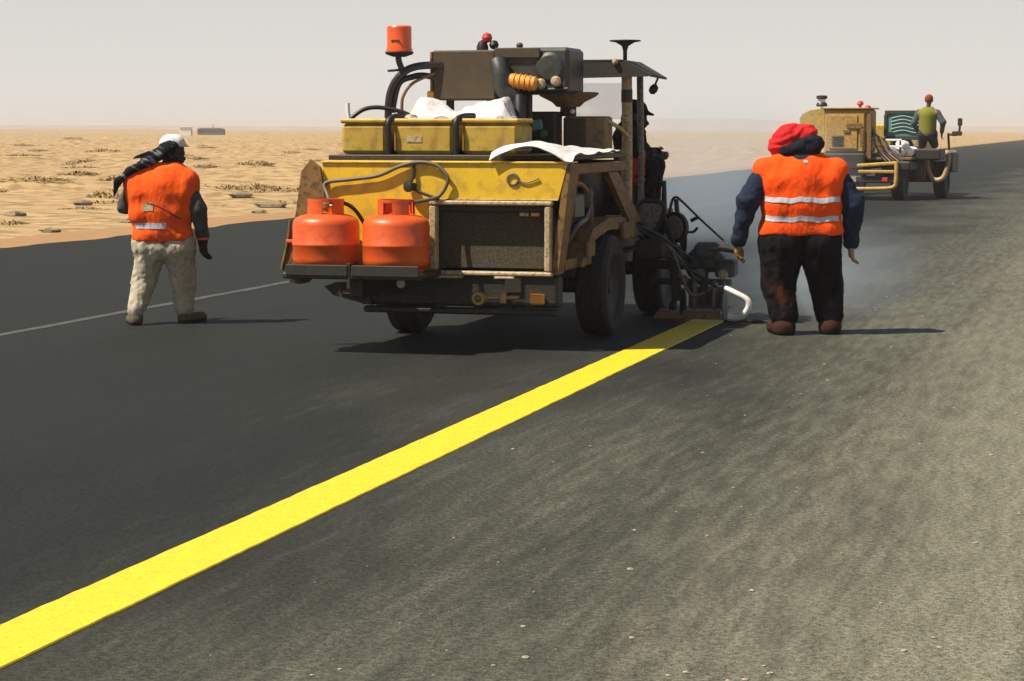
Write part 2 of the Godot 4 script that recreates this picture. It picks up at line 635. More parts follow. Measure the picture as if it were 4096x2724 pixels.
func build_road() -> void:
	var wide := 22.4
	var long := 48.0
	# dust, streaks and wheel marks lying on the asphalt; u runs across the road, v along it
	var W := 1024
	var H := 1024
	var streak := noise_img(W, W, 0.018, 71, 4)
	var patch := noise_img(W, H, 0.008, 72, 5)
	var grain := noise_img(W, H, 0.22, 73, 3)
	var d := PackedByteArray()
	d.resize(W * H * 3)
	var tar_l := Vector3(.0195, .0235, .0200)
	var tar_r := Vector3(.064, .067, .051)
	var sandc := Vector3(.275, .263, .190)
	for y in H:
		for x in W:
			var l := -16.0 + wide * x / W
			var k := y * W + x
			var sv := streak[(int(y * 0.14) % W) * W + int(x * 2.2 + 40.0 * sin(TAU * y / H)) % W] / 255.0
			var pv := patch[k] / 255.0
			var gv := grain[(int(y * 0.3) % H) * W + x] / 255.0
			# dust trodden and blown from the right shoulder: how much of it lies there, then which grains
			var amount := 0.06 + 0.16 * smoothstep(-6.5, -2.6, l) + 0.62 * smoothstep(-3.2, 1.0, l)
			var st2 := streak[(int(y * 0.05) % W) * W + (x * 7 + 300) % W] / 255.0
			var dust := smoothstep(0.16, 1.0, amount + (sv - 0.5) * 0.11 + (st2 - 0.5) * 0.13 + (pv - 0.5) * 0.13 + (gv - 0.5) * 0.30)
			var worn := smoothstep(-4.6, -2.2, l + (pv - 0.5) * 2.5)
			var col := tar_l.lerp(tar_r, worn) * (1.0 + (sv - 0.5) * 0.2 + (gv - 0.5) * 0.22 + (pv - 0.5) * 0.22)
			col = col.lerp(sandc, dust * 0.95)
			var cs := Color(col.x, col.y, col.z).linear_to_srgb()
			d[k * 3] = int(clampf(cs.r, 0, 1) * 255)
			d[k * 3 + 1] = int(clampf(cs.g, 0, 1) * 255)
			d[k * 3 + 2] = int(clampf(cs.b, 0, 1) * 255)
	var tex := ImageTexture.create_from_image(Image.create_from_data(W, H, false, Image.FORMAT_RGB8, d))
	# chippings
	var N := 1024
	var g1 := noise_img(N, N, 0.30, 81, 2)
	var g2 := noise_img(N, N, 0.05, 82, 4)
	var g3 := noise_img(N, N, 0.13, 83, 2, FastNoiseLite.TYPE_CELLULAR)
	var e := PackedByteArray()
	e.resize(N * N * 3)
	for k in N * N:
		var t := clampf(0.83 + (g1[k] / 255.0 - 0.5) * 1.0 + (g2[k] / 255.0 - 0.5) * 0.42 + (g3[k] / 255.0 - 0.5) * 0.5, 0.0, 1.0)
		var q := int(t * 255)
		e[k * 3] = q
		e[k * 3 + 1] = q
		e[k * 3 + 2] = q
	var chips := ImageTexture.create_from_image(Image.create_from_data(N, N, false, Image.FORMAT_RGB8, e))
	var m := StandardMaterial3D.new()
	m.albedo_texture = tex
	m.roughness = 0.8
	m.metallic_specular = 0.28
	m.detail_enabled = true
	m.detail_albedo = chips
	m.detail_blend_mode = BaseMaterial3D.BLEND_MODE_MUL
	m.detail_uv_layer = BaseMaterial3D.DETAIL_UV_2
	M.road = m
	var b := MB.new()
	var edge := FastNoiseLite.new()
	edge.seed = 8; edge.frequency = 0.16; edge.fractal_octaves = 3
	var s := -12.0
	var prev := []
	while s < 3000.0:
		var le := -15.9 + 0.28 * edge.get_noise_1d(s) - 0.5 * smoothstep(40.0, 0.0, s)
		var row := []
		for l in [le, -11.0, -6.0, -3.0, 0.0, 6.3]:
			row.append([road_point(l, s), Vector2((l + 16.0) / wide, s / long), Vector2(l / 2.3, s / 2.3)])
		if prev.size():
			for i in 5:
				var q := [prev[i], prev[i + 1], row[i + 1], prev[i], row[i + 1], row[i]]
				for t in [0, 3]:
					b.tri(q[t][0], q[t + 1][0], q[t + 2][0], Vector3.UP, Vector3.UP, Vector3.UP)
					for j in 3:
						b.u.append(q[t + j][1])
						b.w.append(q[t + j][2])
		prev = row
		s += 0.8 if s < 120.0 else s * 0.02
	structure("road", b.mesh(), m, "wide new asphalt carriageway dusted with sand on one side")
	# the painted line: a thin raised band with slightly ragged edges
	var paint := tri_mat(blotch(256, [L(.70, .475, .006), L(.66, .44, .006), L(.46, .30, .012)], 0.03, 0.14, 91, 0.2, 0.34, 0.74), 1.1, 0.6, 0.0, true)
	var y := MB.new()
	var rag := FastNoiseLite.new()
	rag.seed = 4; rag.frequency = 2.2; rag.fractal_octaves = 3
	s = 1.0
	prev = []
	while s < 19.2:
		var c0 := -3.50 + 0.004 * (s - 7.0)
		var a := c0 - 0.15 + 0.006 * rag.get_noise_1d(s * 1.6)
		var e2 := c0 + 0.15 + 0.006 * rag.get_noise_1d(s * 1.6 + 500.0)
		var row := [road_point(a, s, 0.0), road_point(a + 0.004, s, 0.006), road_point(e2 - 0.004, s, 0.006), road_point(e2, s, 0.0)]
		if prev.size():
			y.flat(prev[0], prev[1], row[1], row[0], Vector3.UP - RT)
			y.flat(prev[1], prev[2], row[2], row[1], Vector3.UP)
			y.flat(prev[2], prev[3], row[3], row[2], Vector3.UP + RT)
		prev = row
		s += 0.04
	var o := structure("road_line", y.mesh(), paint, "fresh bright yellow line painted along the asphalt")
	o.position.y = 0.002
	# pale joint between two lanes on the left
	var w := MB.new()
	s = 5.0
	prev = []
	while s < 110.0:
		var c1 := -8.9 + 0.03 * rag.get_noise_1d(s * 0.3)
		var hw := 0.06 + 0.018 * rag.get_noise_1d(s * 1.3 + 40.0)
		var row := [road_point(c1 - hw, s, 0.004), road_point(c1 + hw, s, 0.004)]
		if prev.size():
			w.flat(prev[0], prev[1], row[1], row[0], Vector3.UP)
		prev = row
		s += 0.3
	structure("lane_joint", w.mesh(), tri_mat(blotch(256, [L(.056, .053, .049), L(.048, .046, .042), L(.03, .03, .03)], 0.03, 0.05, 95, 0.2, 0.5), 0.7, 0.9, 0.0, true), "thin pale joint running along the dark lane")
	# blown orange sand along the road's left edge
	var sh := MB.new()
	s = -12.0
	prev = []
	while s < 400.0:
		var inner := -15.35 + 0.35 * edge.get_noise_1d(s * 1.7 + 60.0) - 0.5 * smoothstep(40.0, 0.0, s)
		var outer := -17.3 + 0.5 * edge.get_noise_1d(s * 0.9 + 160.0)
		var row := [road_point(outer, s, ground_y(outer, s) - 0.02), road_point(lerpf(outer, inner, .5), s, 0.014), road_point(inner, s, 0.003)]
		if prev.size():
			for i in 2:
				sh.flat(prev[i], prev[i + 1], row[i + 1], row[i], Vector3.UP)
		prev = row
		s += 0.5 if s < 80.0 else 2.0
	structure("road_shoulder", sh.mesh(), tri_mat(blotch(512, [L(.29, .155, .060), L(.26, .145, .056), L(.22, .13, .05)], 0.014, 0.03, 63, 0.25, 0.3), 0.2, 0.95, 0.0, true), "strip of orange sand blown along the asphalt edge")

# ------------------------------------------------------------------ small desert things
func tuft_mesh(sd: int, dry: float) -> ArrayMesh:
	# a low cushion of dead twigs half buried in its own little mound
	var r := RandomNumberGenerator.new()
	r.seed = sd
	var b := MB.new()
	for k in 260:
		var a := r.randf() * TAU
		var out := sqrt(r.randf()) * 0.55
		var root := Vector3(cos(a) * out, 0, sin(a) * out * 0.8)
		var h := (0.07 + 0.15 * r.randf()) * (1.2 - out * 1.5)
		var lean := Vector3(r.randf_range(-1, 1), 0, r.randf_range(-1, 1)) * 0.10 + Vector3(cos(a), 0, sin(a)) * 0.08
		var tip := root + lean + Vector3.UP * h
		var side := Vector3(r.randf_range(-1, 1), r.randf_range(-.3, .3), r.randf_range(-1, 1)).normalized() * r.randf_range(0.012, 0.03)
		var nn := (Vector3(cos(a), 0.9, sin(a)) + side * 8.0).normalized()
		b.tri(root - side, root + side, tip + side * 0.5, nn, nn, nn)
		b.tri(root - side, tip + side * 0.5, tip - side * 0.5, nn, nn, nn)
		var twig := Color(.23, .148, .062).lerp(Color(.31, .21, .095), r.randf()).lerp(Color(.15, .098, .044), dry * r.randf())
		for j in 6:
			b.c.append(twig)   # one colour for the whole twig
	return b.mesh()

func stone_mesh(sd: int) -> ArrayMesh:
	var b := MB.new()
	var r := FastNoiseLite.new()
	r.seed = sd
	r.frequency = 1.2
	var rows := []
	for i in 6:
		var row := []
		for j in 9:
			var p := PI * i / 5.0
			var a := TAU * j / 8.0
			var d := Vector3(sin(p) * cos(a), cos(p) * 0.6, sin(p) * sin(a))
			row.append(d * (0.5 + 0.28 * r.get_noise_3dv(d)) + Vector3.UP * 0.2)
		rows.append(row)
	for i in 5:
		for j in 8:
			var mid: Vector3 = (rows[i][j] + rows[i + 1][j + 1]) * 0.5 - Vector3.UP * 0.2
			b.flat(rows[i][j], rows[i][j + 1], rows[i + 1][j + 1], rows[i + 1][j], mid)
	return b.mesh()

func build_desert() -> void:
	var looks := []
	for k in 6:
		looks.append(tuft_mesh(100 + k, k / 5.0))
	var m := StandardMaterial3D.new()
	m.vertex_color_use_as_albedo = true
	m.roughness = 0.95
	rng.seed = 77
	var spots := []
	for q in [[-23.0, 47.0, 1.3], [-24.0, 50.0, 1.7], [-19.5, 36.0, .9], [-18.6, 41.5, .8], [-21.5, 43.0, .9], [-18.3, 47.5, 1.5], [-19.6, 46.0, .7], [-23.0, 38.5, 1.1], [-26.0, 42.5, 1.0], [-27.0, 45.0, .9], [-29.0, 50.0, 1.2], [-24.6, 52.5, 1.4], [-25.6, 58.0, 1.6], [-24.9, 61.0, 1.3], [-28.0, 61.0, 1.1], [-22.0, 57.0, .8]]:
		spots.append(q)
	for k in 190:
		var dd := lerpf(60.0, 260.0, pow(rng.randf(), 1.6))
		var aa := rng.randf_range(-15.5, 1.0)
		var p := Vector3(tan(deg_to_rad(aa)) * dd, 0, -dd)
		var l := p.dot(RT)
		if l > -21.0:
			continue
		spots.append([l, p.dot(FW), rng.randf_range(0.6, 1.7)])
	for k in spots.size():
		var q: Array = spots[k]
		var o := MeshInstance3D.new()
		o.name = numbered("desert_tuft")
		o.mesh = looks[k % 6]
		o.material_override = m
		o.position = road_point(q[0], q[1], ground_y(q[0], q[1]) - 0.03)
		o.rotation.y = rng.randf() * TAU
		o.scale = Vector3(q[2] * 1.1, q[2] * rng.randf_range(0.35, 0.65), q[2] * .9)
		var away := -15.9 - float(q[0])
		o.set_meta("label", "%s %s tuft of dry scrub %s" % ["small low" if q[2] < 1.0 else "wide low", "pale straw-brown" if k % 6 < 3 else "darker brown", "just past the road's sandy edge" if away < 6.0 else "out on the open sand" if away < 20.0 else "far out towards the horizon"])
		o.set_meta("category", "shrub")
		o.set_meta("group", "dry tufts scattered over the sand")
		add_child(o)
	var sm := tri_mat(blotch(128, [L(.20, .15, .09), L(.14, .11, .075), L(.27, .2, .12)], 0.03, 0.05, 99), 1.5, 0.9)
	for k in 12:
		var q: Array = [[-18.0, 45.2, .5], [-17.6, 37.0, .3], [-17.2, 33.2, .25], [-18.8, 33.8, .3], [-20.5, 49.5, .45], [-19.0, 53.0, .5], [-17.5, 51.0, .35], [-21.0, 39.0, .35], [-22.5, 45.0, .4], [-17.1, 42.2, .25], [-20.0, 60.0, .5], [-18.4, 57.0, .35]][k]
		var o := part(self, numbered("stone"), stone_mesh(30 + k % 4), sm, road_point(q[0], q[1], ground_y(q[0], q[1]) - 0.04 * q[2]))
		o.scale = Vector3(q[2] * 1.5, q[2] * 0.7, q[2])
		o.rotation.y = k * 1.7
		o.set_meta("label", "%s brown stone half sunk in the sand %s" % ["tiny" if q[2] < .34 else "flat", "close to the asphalt edge" if q[0] > -18.2 else "among the dry tufts"])
		o.set_meta("category", "stone")
		o.set_meta("group", "stones on the sand")
	# far structures on the left horizon
	var wall := plain(L(.72, .70, .68), 0.8)
	var hx := 1.0
	var hut := thing("desert_hut", "tiny white hut standing alone far out on the sand", "hut", Vector3(-66.5, 0.6, -445.0))
	part(hut, "wall", cbox(Vector3(2.3, 2.2, 2.0), 0.03), wall, Vector3(0, 0.6, 0))
	part(hut, "roof", cbox(Vector3(2.6, 0.12, 2.3), 0.03), M.white, Vector3(0, 1.765, 0))
	part(hut, "door", cbox(Vector3(0.06, 1.5, 0.7), 0.01), M.grey, Vector3(1.17, 0.35, 0.2))
	var shed := thing("low_shed", "long low dark shed far out on the sand near the white hut", "shed", Vector3(-64.0, 1.0, -470.0))
	shed.position = Vector3(-64.8, 1.0, -470.0)
	part(shed, "wall", cbox(Vector3(5.6, 1.2, 3.0), 0.03), plain(L(.10, .095, .085), 0.9), Vector3(0, 0.3, 0))
	part(shed, "roof", prism(PackedVector2Array([Vector2(-3.0, 0.9), Vector2(3.0, 0.9), Vector2(2.2, 1.25), Vector2(-2.2, 1.25)]), 3.3), plain(L(.16, .15, .14), 0.8))
	part(shed, "mast", tube([Vector3(0.4, 1.2, 0), Vector3(0.4, 2.0, 0)], 0.08), M.grey)
	# loose grit on the dusty side of the road
	var gm := MultiMesh.new()
	gm.transform_format = MultiMesh.TRANSFORM_3D
	gm.mesh = stone_mesh(33)
	rng.seed = 5
	var n := 420
	gm.instance_count = n
	for k in n:
		var l := -3.1 + 3.6 * pow(rng.randf(), 0.6)
		var s := 5.5 + 20.0 * pow(rng.randf(), 1.8)
		var z := lerpf(0.004, 0.016, pow(rng.randf(), 4.0))
		gm.set_instance_transform(k, Transform3D(Basis(Vector3.UP, rng.randf() * TAU).scaled(Vector3(z * 1.6, z, z)), road_point(l, s, 0.001)))
	var gi := MultiMeshInstance3D.new()
	gi.name = "loose_grit"
	gi.multimesh = gm
	gi.material_override = plain(L(.33, .29, .22), 0.9)
	gi.set_meta("kind", "stuff")
	gi.set_meta("label", "scattered pale grit lying on the dusty asphalt")
	gi.set_meta("category", "grit")
	add_child(gi)

# ------------------------------------------------------------------ wheels
func wheel(parent: Node3D, r: float, w: float, at: Vector3, rim_mat: Material) -> void:
	var o := Node3D.new()
	o.name = "wheel"
	o.position = at
	o.rotation_degrees = Vector3(0, 0, 90)
	parent.add_child(o, true)
	var h := w * 0.5
	part(o, "tyre", lathe([Vector2(r * .58, -h * .8), Vector2(r * .7, -h), Vector2(r * .9, -h), Vector2(r * .985, -h * .8), Vector2(r, -h * .55), Vector2(r, -h * .22), Vector2(r * .975, -h * .2), Vector2(r * .975, -h * .1), Vector2(r, -h * .08), Vector2(r, h * .08), Vector2(r * .975, h * .1), Vector2(r * .975, h * .2), Vector2(r, h * .22), Vector2(r, h * .55), Vector2(r * .985, h * .8), Vector2(r * .9, h), Vector2(r * .7, h), Vector2(r * .58, h * .8)], 32), M.rubber)
	part(o, "rim", lathe([Vector2(0.0, -h * .35), Vector2(r * .35, -h * .35), Vector2(r * .5, -h * .6), Vector2(r * .6, -h * .82), Vector2(r * .6, h * .82), Vector2(r * .5, h * .6), Vector2(r * .35, h * .35), Vector2(0.0, h * .35)], 28), rim_mat)
	part(o, "hub", lathe([Vector2(0.0, -h * .7), Vector2(r * .16, -h * .68), Vector2(r * .2, -h * .3), Vector2(r * .2, h * .3), Vector2(r * .16, h * .68), Vector2(0.0, h * .7)], 16), M.dark)

# ------------------------------------------------------------------ the near machine
func build_machine() -> void:
	var t := thing("line_marking_machine", "dirty yellow road-marking machine with tall orange beacon and dark canopy", "machine", Vector3(0.3202, 0, -16.5926))
	t.rotation.y = -ROAD_TURN
	# --- chassis
	bx(t, "chassis_rail", M.dark, -1.62, -1.48, .44, .62, .1, 4.4)
	bx(t, "chassis_rail", M.dark, -.42, -.28, .44, .62, .1, 4.4)
	bx(t, "rear_crossbeam", M.dark, -1.62, .0, .33, .585, .12, .3, .02)
	bx(t, "rear_bumper", M.dark, -1.58, .01, .27, .32, .1, .2, .012)
	for x in [-1.45, -.95, -.4]:
		bx(t, "bumper_bracket", M.dark, x - .03, x + .03, .30, .36, .13, .22, .005)
	part(t, "tow_eye", prism(PackedVector2Array([Vector2(-1.9, .47), Vector2(-1.8, .505), Vector2(-1.55, .50), Vector2(-1.5, .33), Vector2(-1.62, .35), Vector2(-1.82, .40)]), .16), M.dark, P(0, 0, .16))
	bx(t, "tail_lamp", M.ochre, -1.74, -1.62, .41, .45, .06, .1, .008)
	bx(t, "tail_lamp", M.amber, -.22, -.10, .36, .44, .08, .13, .012)
	part(t, "coupling_pin", tube([P(-.64, .40, .09), P(-.30, .41, .09)], .018, 8, 1), M.brass)
	part(t, "coupling_ring", lathe([Vector2(.05, -.02), Vector2(.062, 0), Vector2(.05, .02), Vector2(.03, .02), Vector2(.03, -.02), Vector2(.05, -.02)], 18), M.brass, P(-.62, .40, .07), Vector3(90, 0, 0))
	bx(t, "coupling_block", M.brass, -.45, -.40, .36, .45, .06, .11, .008)
	part(t, "reflector", lathe([Vector2(0, .012), Vector2(.03, .01), Vector2(.036, 0), Vector2(0, 0)], 16), M.white, P(-1.27, .50, .11), Vector3(90, 0, 0))
	bx(t, "axle", M.dark, -1.6, -.05, .36, .48, 1.35, 1.5, .03)
	bx(t, "front_axle", M.dark, -1.6, -.05, .36, .48, 3.7, 3.85, .03)
	wheel(t, .42, .26, P(-1.62, .42, 1.45), M.dark)  # dark rim colour on these wheels stands in for the shade there
	wheel(t, .42, .26, P(.02, .42, 1.50), M.dark)
	wheel(t, .42, .26, P(-1.62, .42, 3.8), M.dark)
	wheel(t, .42, .26, P(.0, .42, 3.8), M.dark)
	bx(t, "gearbox", M.dark, -1.2, -.6, .34, .6, .9, 2.2, .05)
	# --- engine housing
	part(t, "rear_panel", prism(PackedVector2Array([Vector2(-1.87, 1.445), Vector2(.11, 1.445), Vector2(.035, 1.165), Vector2(-.985, 1.165), Vector2(-.985, .62), Vector2(-1.87, .62)]), .03), M.yellow, P(0, 0, 0))
	bx(t, "hood_edge", M.yellow, -1.88, .115, 1.447, 1.463, -.03, .30, .004)
	bx(t, "engine_block", M.dark, -1.78, -.22, .62, 1.36, .25, 1.5, .03)
	bx(t, "side_panel", M.yellow_dirty, -1.885, -1.85, .62, 1.445, .02, 1.6, .006)
	part(t, "corner_post", hexa([P(-.015, .6, -.01), P(.035, .6, -.01), P(.035, .6, .17), P(-.015, .6, .17), P(.085, 1.443, -.01), P(.135, 1.443, -.01), P(.135, 1.443, .30), P(.085, 1.443, .30)]), M.ochre)
	bx(t, "side_sill", M.ochre, .0, .05, .62, .70, .17, 1.05, .008)
	bx(t, "side_top_rail", M.ochre, .06, .12, 1.36, 1.443, .30, 2.0, .008)
	part(t, "slanted_strut", hexa([P(.06, .90, 2.25), P(.11, .90, 2.25), P(.11, .90, 2.70), P(.06, .90, 2.70), P(.06, 1.355, 1.38), P(.11, 1.355, 1.38), P(.11, 1.355, 1.75), P(.06, 1.355, 1.75)]), M.ochre)
	part(t, "wheel_arch", prism(PackedVector2Array([Vector2(.50, .64), Vector2(.62, .62), Vector2(1.0, .82), Vector2(1.5, .88), Vector2(2.1, .86), Vector2(2.62, .76), Vector2(2.7, .84), Vector2(2.2, .96), Vector2(1.5, .98), Vector2(.92, .91)]), .30), M.ochre, Vector3(-.06, 0, 0), Vector3(0, 90, 0))
	bx(t, "arch_bracket", M.ochre, .095, .125, .70, .82, .62, .86, .008)
	bx(t, "arch_bracket", M.ochre, .095, .13, .78, .92, 1.9, 2.35, .008)
	bx(t, "inner_wall", M.dark, -.16, -.12, .62, 1.40, .25, 2.3, .01)
	bx(t, "gap_block", M.dark, -1.2, -.04, .63, .89, 2.4, 3.65, .04)  # added dark block, shuts out bright haze showing through under the platform
	bx(t, "gap_screen", M.dark, -1.8, .02, .97, 1.45, 2.25, 2.29, .008)  # added dark screen, keeps the open side from showing bright behind
	bx(t, "battery_box", M.slate, -.10, .04, 1.0, 1.2, .5, .85, .02)
	part(t, "filter_bowl", lathe([Vector2(0, 0), Vector2(.05, 0), Vector2(.06, .02), Vector2(.06, .16), Vector2(.03, .18), Vector2(0, .18)], 16), M.slate, P(.0, 1.08, 1.0))
	part(t, "engine_pipe", tube([P(-.02, .8, .4), P(.03, .95, .6), P(.03, 1.0, .9), P(.0, 1.2, 1.2)], .03), M.hose)
	part(t, "engine_pipe", tube([P(-.02, 1.25, .4), P(.03, 1.28, .7), P(.02, 1.15, 1.1), P(.0, .95, 1.2)], .022), M.hose_brown)
	# --- radiator
	bx(t, "radiator_core", M.core, -.94, -.04, .635, 1.13, .07, .16, .006)
	bx(t, "radiator_header", M.dark, -.93, -.05, 1.075, 1.125, .02, .07, .006)
	bx(t, "radiator_frame", M.beige, -.985, -.925, .62, 1.125, -.05, .03, .012)
	bx(t, "radiator_frame", M.beige, -.065, -.012, .62, 1.125, -.05, .03, .012)
	bx(t, "radiator_frame", M.beige, -.985, -.005, 1.127, 1.162, -.055, .03, .01)
	bx(t, "radiator_frame", M.beige, -.99, -.005, .585, .618, -.055, .03, .01)
	bx(t, "rating_plate", M.beige, -.275, -.205, 1.045, 1.07, .012, .019, .002)
	bx(t, "rating_plate", M.amber, -.185, -.12, 1.045, 1.07, .012, .019, .002)
	bx(t, "lower_lip", M.beige, -1.12, -.72, .565, .583, -.10, .0, .006)
	bx(t, "lower_lip", M.beige, -.46, -.30, .562, .582, -.06, .0, .006)
	bx(t, "panel_seam", M.beige, -.98, .03, 1.166, 1.174, -.022, -.015, .002)
	part(t, "latch_ring", lathe([Vector2(.045, -.006), Vector2(.052, 0), Vector2(.045, .006), Vector2(.036, .006), Vector2(.036, -.006), Vector2(.045, -.006)], 20), M.hose_grey, P(-.32, 1.325, -.022), Vector3(90, 0, 0))
	part(t, "latch_wire", tube([P(-.275, 1.315, -.025), P(-.22, 1.30, -.025), P(-.16, 1.315, -.025), P(-.11, 1.335, -.025)], .006, 6), M.hose_grey)
	# --- left guard plate and gas shelf
	part(t, "side_guard", prism(PackedVector2Array([Vector2(-2.20, .60), Vector2(-2.12, .60), Vector2(-1.885, .95), Vector2(-1.84, 1.19), Vector2(-1.875, 1.41), Vector2(-1.955, 1.47), Vector2(-2.03, 1.38), Vector2(-2.08, 1.05)]), .04), M.ochre, P(0, 0, -.04))
	part(t, "guard_stay", tube([P(-2.2, .61, -.06), P(-2.14, .85, -.07), P(-2.12, 1.0, -.07)], .013, 6, 4), M.ochre)
	bx(t, "guard_clip", M.orange, -2.15, -2.03, .82, .845, -.10, -.06, .004)
	bx(t, "gas_shelf", M.dark, -1.99, -.885, .575, .62, -.60, -.02, .01)
	bx(t, "shelf_lip", M.olive, -1.955, -1.455, .60, .685, -.615, -.595, .006)
	bx(t, "shelf_lip", M.olive, -1.425, -.89, .60, .685, -.615, -.595, .006)
	bx(t, "shelf_stay", M.olive, -1.465, -1.435, .50, .70, -.605, -.585, .005)
	bx(t, "shelf_gusset", M.dark, -1.50, -1.40, .42, .575, -.45, .1, .02)
	part(t, "shelf_foot", prism(PackedVector2Array([Vector2(-2.02, .574), Vector2(-2.0, .53), Vector2(-1.92, .52), Vector2(-1.86, .574)]), .2), M.dark, P(0, 0, -.3))
	# --- hoses on the rear panel
	part(t, "gas_hose", tube([P(-1.73, 1.13, -.22), P(-1.80, 1.20, -.10), P(-1.83, 1.29, -.05), P(-1.62, 1.32, -.045), P(-1.40, 1.35, -.045), P(-1.23, 1.42, -.045), P(-1.08, 1.455, -.04), P(-.94, 1.44, -.045), P(-.86, 1.38, -.05), P(-.83, 1.32, -.05), P(-.87, 1.23, -.05), P(-.93, 1.18, -.08), P(-1.06, 1.15, -.2), P(-1.17, 1.13, -.28)], .015, 8, 6), M.hose_grey)
	part(t, "gas_hose", tube([P(-1.115, 1.45, -.03), P(-1.11, 1.36, -.035), P(-1.13, 1.28, -.05), P(-1.07, 1.23, -.05), P(-.96, 1.19, -.055), P(-.90, 1.17, -.06)], .012, 8, 6), M.hose)
	part(t, "gas_hose", tube([P(-1.72, 1.14, -.28), P(-1.62, 1.14, -.22), P(-1.56, 1.08, -.12), P(-1.50, .96, -.06)], .016, 8, 6), M.hose)
	part(t, "regulator", lathe([Vector2(0, -.05), Vector2(.025, -.05), Vector2(.03, -.01), Vector2(.045, .0), Vector2(.045, .03), Vector2(.015, .04), Vector2(0, .04)], 16), M.dark, P(-1.135, 1.27, -.06), Vector3(90, 0, 30))
	# --- deck and strapped boxes
	bx(t, "deck_plate", M.dark, -1.9, .05, 1.467, 1.508, .2, 2.2, .008)
	for q in [[-1.90, -1.515], [-1.455, -.955], [-.885, -.42]]:
		var s := bx(t, "storage_box", M.yellow_dirty, q[0], q[1], 1.51, 1.755, .5, .95, .03)
		part(s, "lid", cbox(Vector3(q[1] - q[0] + .012, .04, .47), .014), M.yellow_dirty, Vector3(0, .143, 0))
	for x in [-1.485, -.92]:
		part(t, "strap", tube([P(x, 1.51, .47), P(x, 1.66, .465), P(x, 1.77, .47), P(x + .03, 1.81, .56), P(x + .06, 1.815, .75)], .026, 8, 5), M.black)
	part(t, "box_sticker", cbox(Vector3(.13, .05, .003), .001), M.beige, P(-1.28, 1.63, .497))
	part(t, "box_lamp", lathe([Vector2(0, .03), Vector2(.04, .025), Vector2(.055, 0), Vector2(0, 0)], 16), M.beige, P(-1.33, 1.80, .58))
	bx(t, "paint_tank", M.slate, -1.78, -.62, 1.51, 1.80, 1.0, 1.45, .06)
	# --- upper equipment
	bx(t, "upper_post", M.dark, -1.36, -1.30, 1.51, 1.99, 1.62, 1.68)
	bx(t, "upper_post", M.dark, -.70, -.60, 1.51, 2.03, 1.55, 1.63)
	bx(t, "control_cabinet", M.brown, -1.44, -.89, 1.955, 2.37, 1.5, 1.95, .012)
	bx(t, "cabinet_edge", M.ochre, -1.462, -1.442, 1.96, 2.36, 1.5, 1.9, .004)
	part(t, "cabinet_clamp", cbox(Vector3(.05, .08, .06), .01), M.amber, P(-1.45, 1.99, 1.48))
	part(t, "exhaust_tank", cbox(Vector3(.63, .385, .55), .03), M.slate, P(-.575, 2.195, 1.78))
	bx(t, "tank_band", M.brown, -.89, -.50, 2.30, 2.385, 1.478, 1.502, .006)
	part(t, "tank_cover", lathe([Vector2(0, .03), Vector2(.10, .025), Vector2(.13, 0), Vector2(0, 0)], 24), M.slate, P(-.42, 2.22, 1.507), Vector3(90, 0, 0))
	part(t, "intake_elbow", tube([P(-.86, 2.27, 1.46), P(-.82, 2.18, 1.42), P(-.80, 2.05, 1.42), P(-.72, 1.98, 1.45), P(-.66, 1.93, 1.5)], .075, 12, 6), M.slate)
	var mot := part(t, "electric_motor", lathe([Vector2(0, -.14), Vector2(.04, -.14), Vector2(.06, -.12), Vector2(.06, .1), Vector2(.045, .12), Vector2(.02, .13), Vector2(0, .13)], 20), M.amber, P(-.65, 2.10, 1.44), Vector3(0, 0, 82))
	for k in 4:
		part(mot, "cooling_rib", lathe([Vector2(.06, -.006), Vector2(.068, -.004), Vector2(.068, .004), Vector2(.06, .006)], 20), M.amber, Vector3(0, -.08 + .045 * k, 0))
	for x in [-.49, -.36]:
		part(t, "work_lamp", lathe([Vector2(0, .03), Vector2(.03, .024), Vector2(.045, 0), Vector2(.03, -.02), Vector2(0, -.025)], 16), M.beige, P(x, 2.085 + (x + .49) * .15, 1.47), Vector3(90, 0, 0))
	part(t, "lamp_bar", tube([P(-.58, 2.03, 1.49), P(-.26, 2.04, 1.49)], .02, 8, 1), M.black)
	part(t, "support_column", tube([P(-.63, 1.51, 1.35), P(-.64, 1.8, 1.36), P(-.66, 1.98, 1.42)], .05, 10), M.black)
	var wl := part(t, "warning_lamp", lathe([Vector2(0, 0), Vector2(.05, 0), Vector2(.05, .03), Vector2(.035, .07), Vector2(0, .09)], 16), M.black, P(-1.03, 2.37, 1.6))
	part(wl, "lens", lathe([Vector2(0, -.045), Vector2(.035, -.03), Vector2(.045, 0), Vector2(.035, .03), Vector2(0, .045)], 16), M.red, Vector3(.04, .105, 0))
	part(wl, "knob", lathe([Vector2(0, -.04), Vector2(.03, -.03), Vector2(.042, 0), Vector2(.03, .03), Vector2(0, .04)], 14), M.black, Vector3(.10, .045, 0))
	part(t, "filler_cap", lathe([Vector2(.025, 0), Vector2(.03, .03), Vector2(.02, .045), Vector2(0, .05)], 14), M.brown, P(-.72, 2.385, 1.65))
	# --- beacon
	var be := part(t, "beacon_lamp", lathe([Vector2(0, -.03), Vector2(.05, -.03), Vector2(.11, -.01), Vector2(.12, 0), Vector2(.12, .012), Vector2(0, .012)], 28), M.dark, P(-1.70, 2.345, 1.4))
	part(be, "lens", lathe([Vector2(.112, .012), Vector2(.112, .03), Vector2(.104, .045), Vector2(.104, .215), Vector2(.095, .228), Vector2(.0, .232)], 32), M.orange)
	for q in [-.05, .01]:
		part(be, "lens_print", cbox(Vector3(.04, .022, .003), .001), M.brown, Vector3(q * .6 + .012, .10, .1035), Vector3(0, 0, 0))
	part(be, "stem", tube([Vector3(-.01, -.03, 0), Vector3(0, -.08, 0), Vector3(.03, -.15, 0)], .026, 10), M.slate)
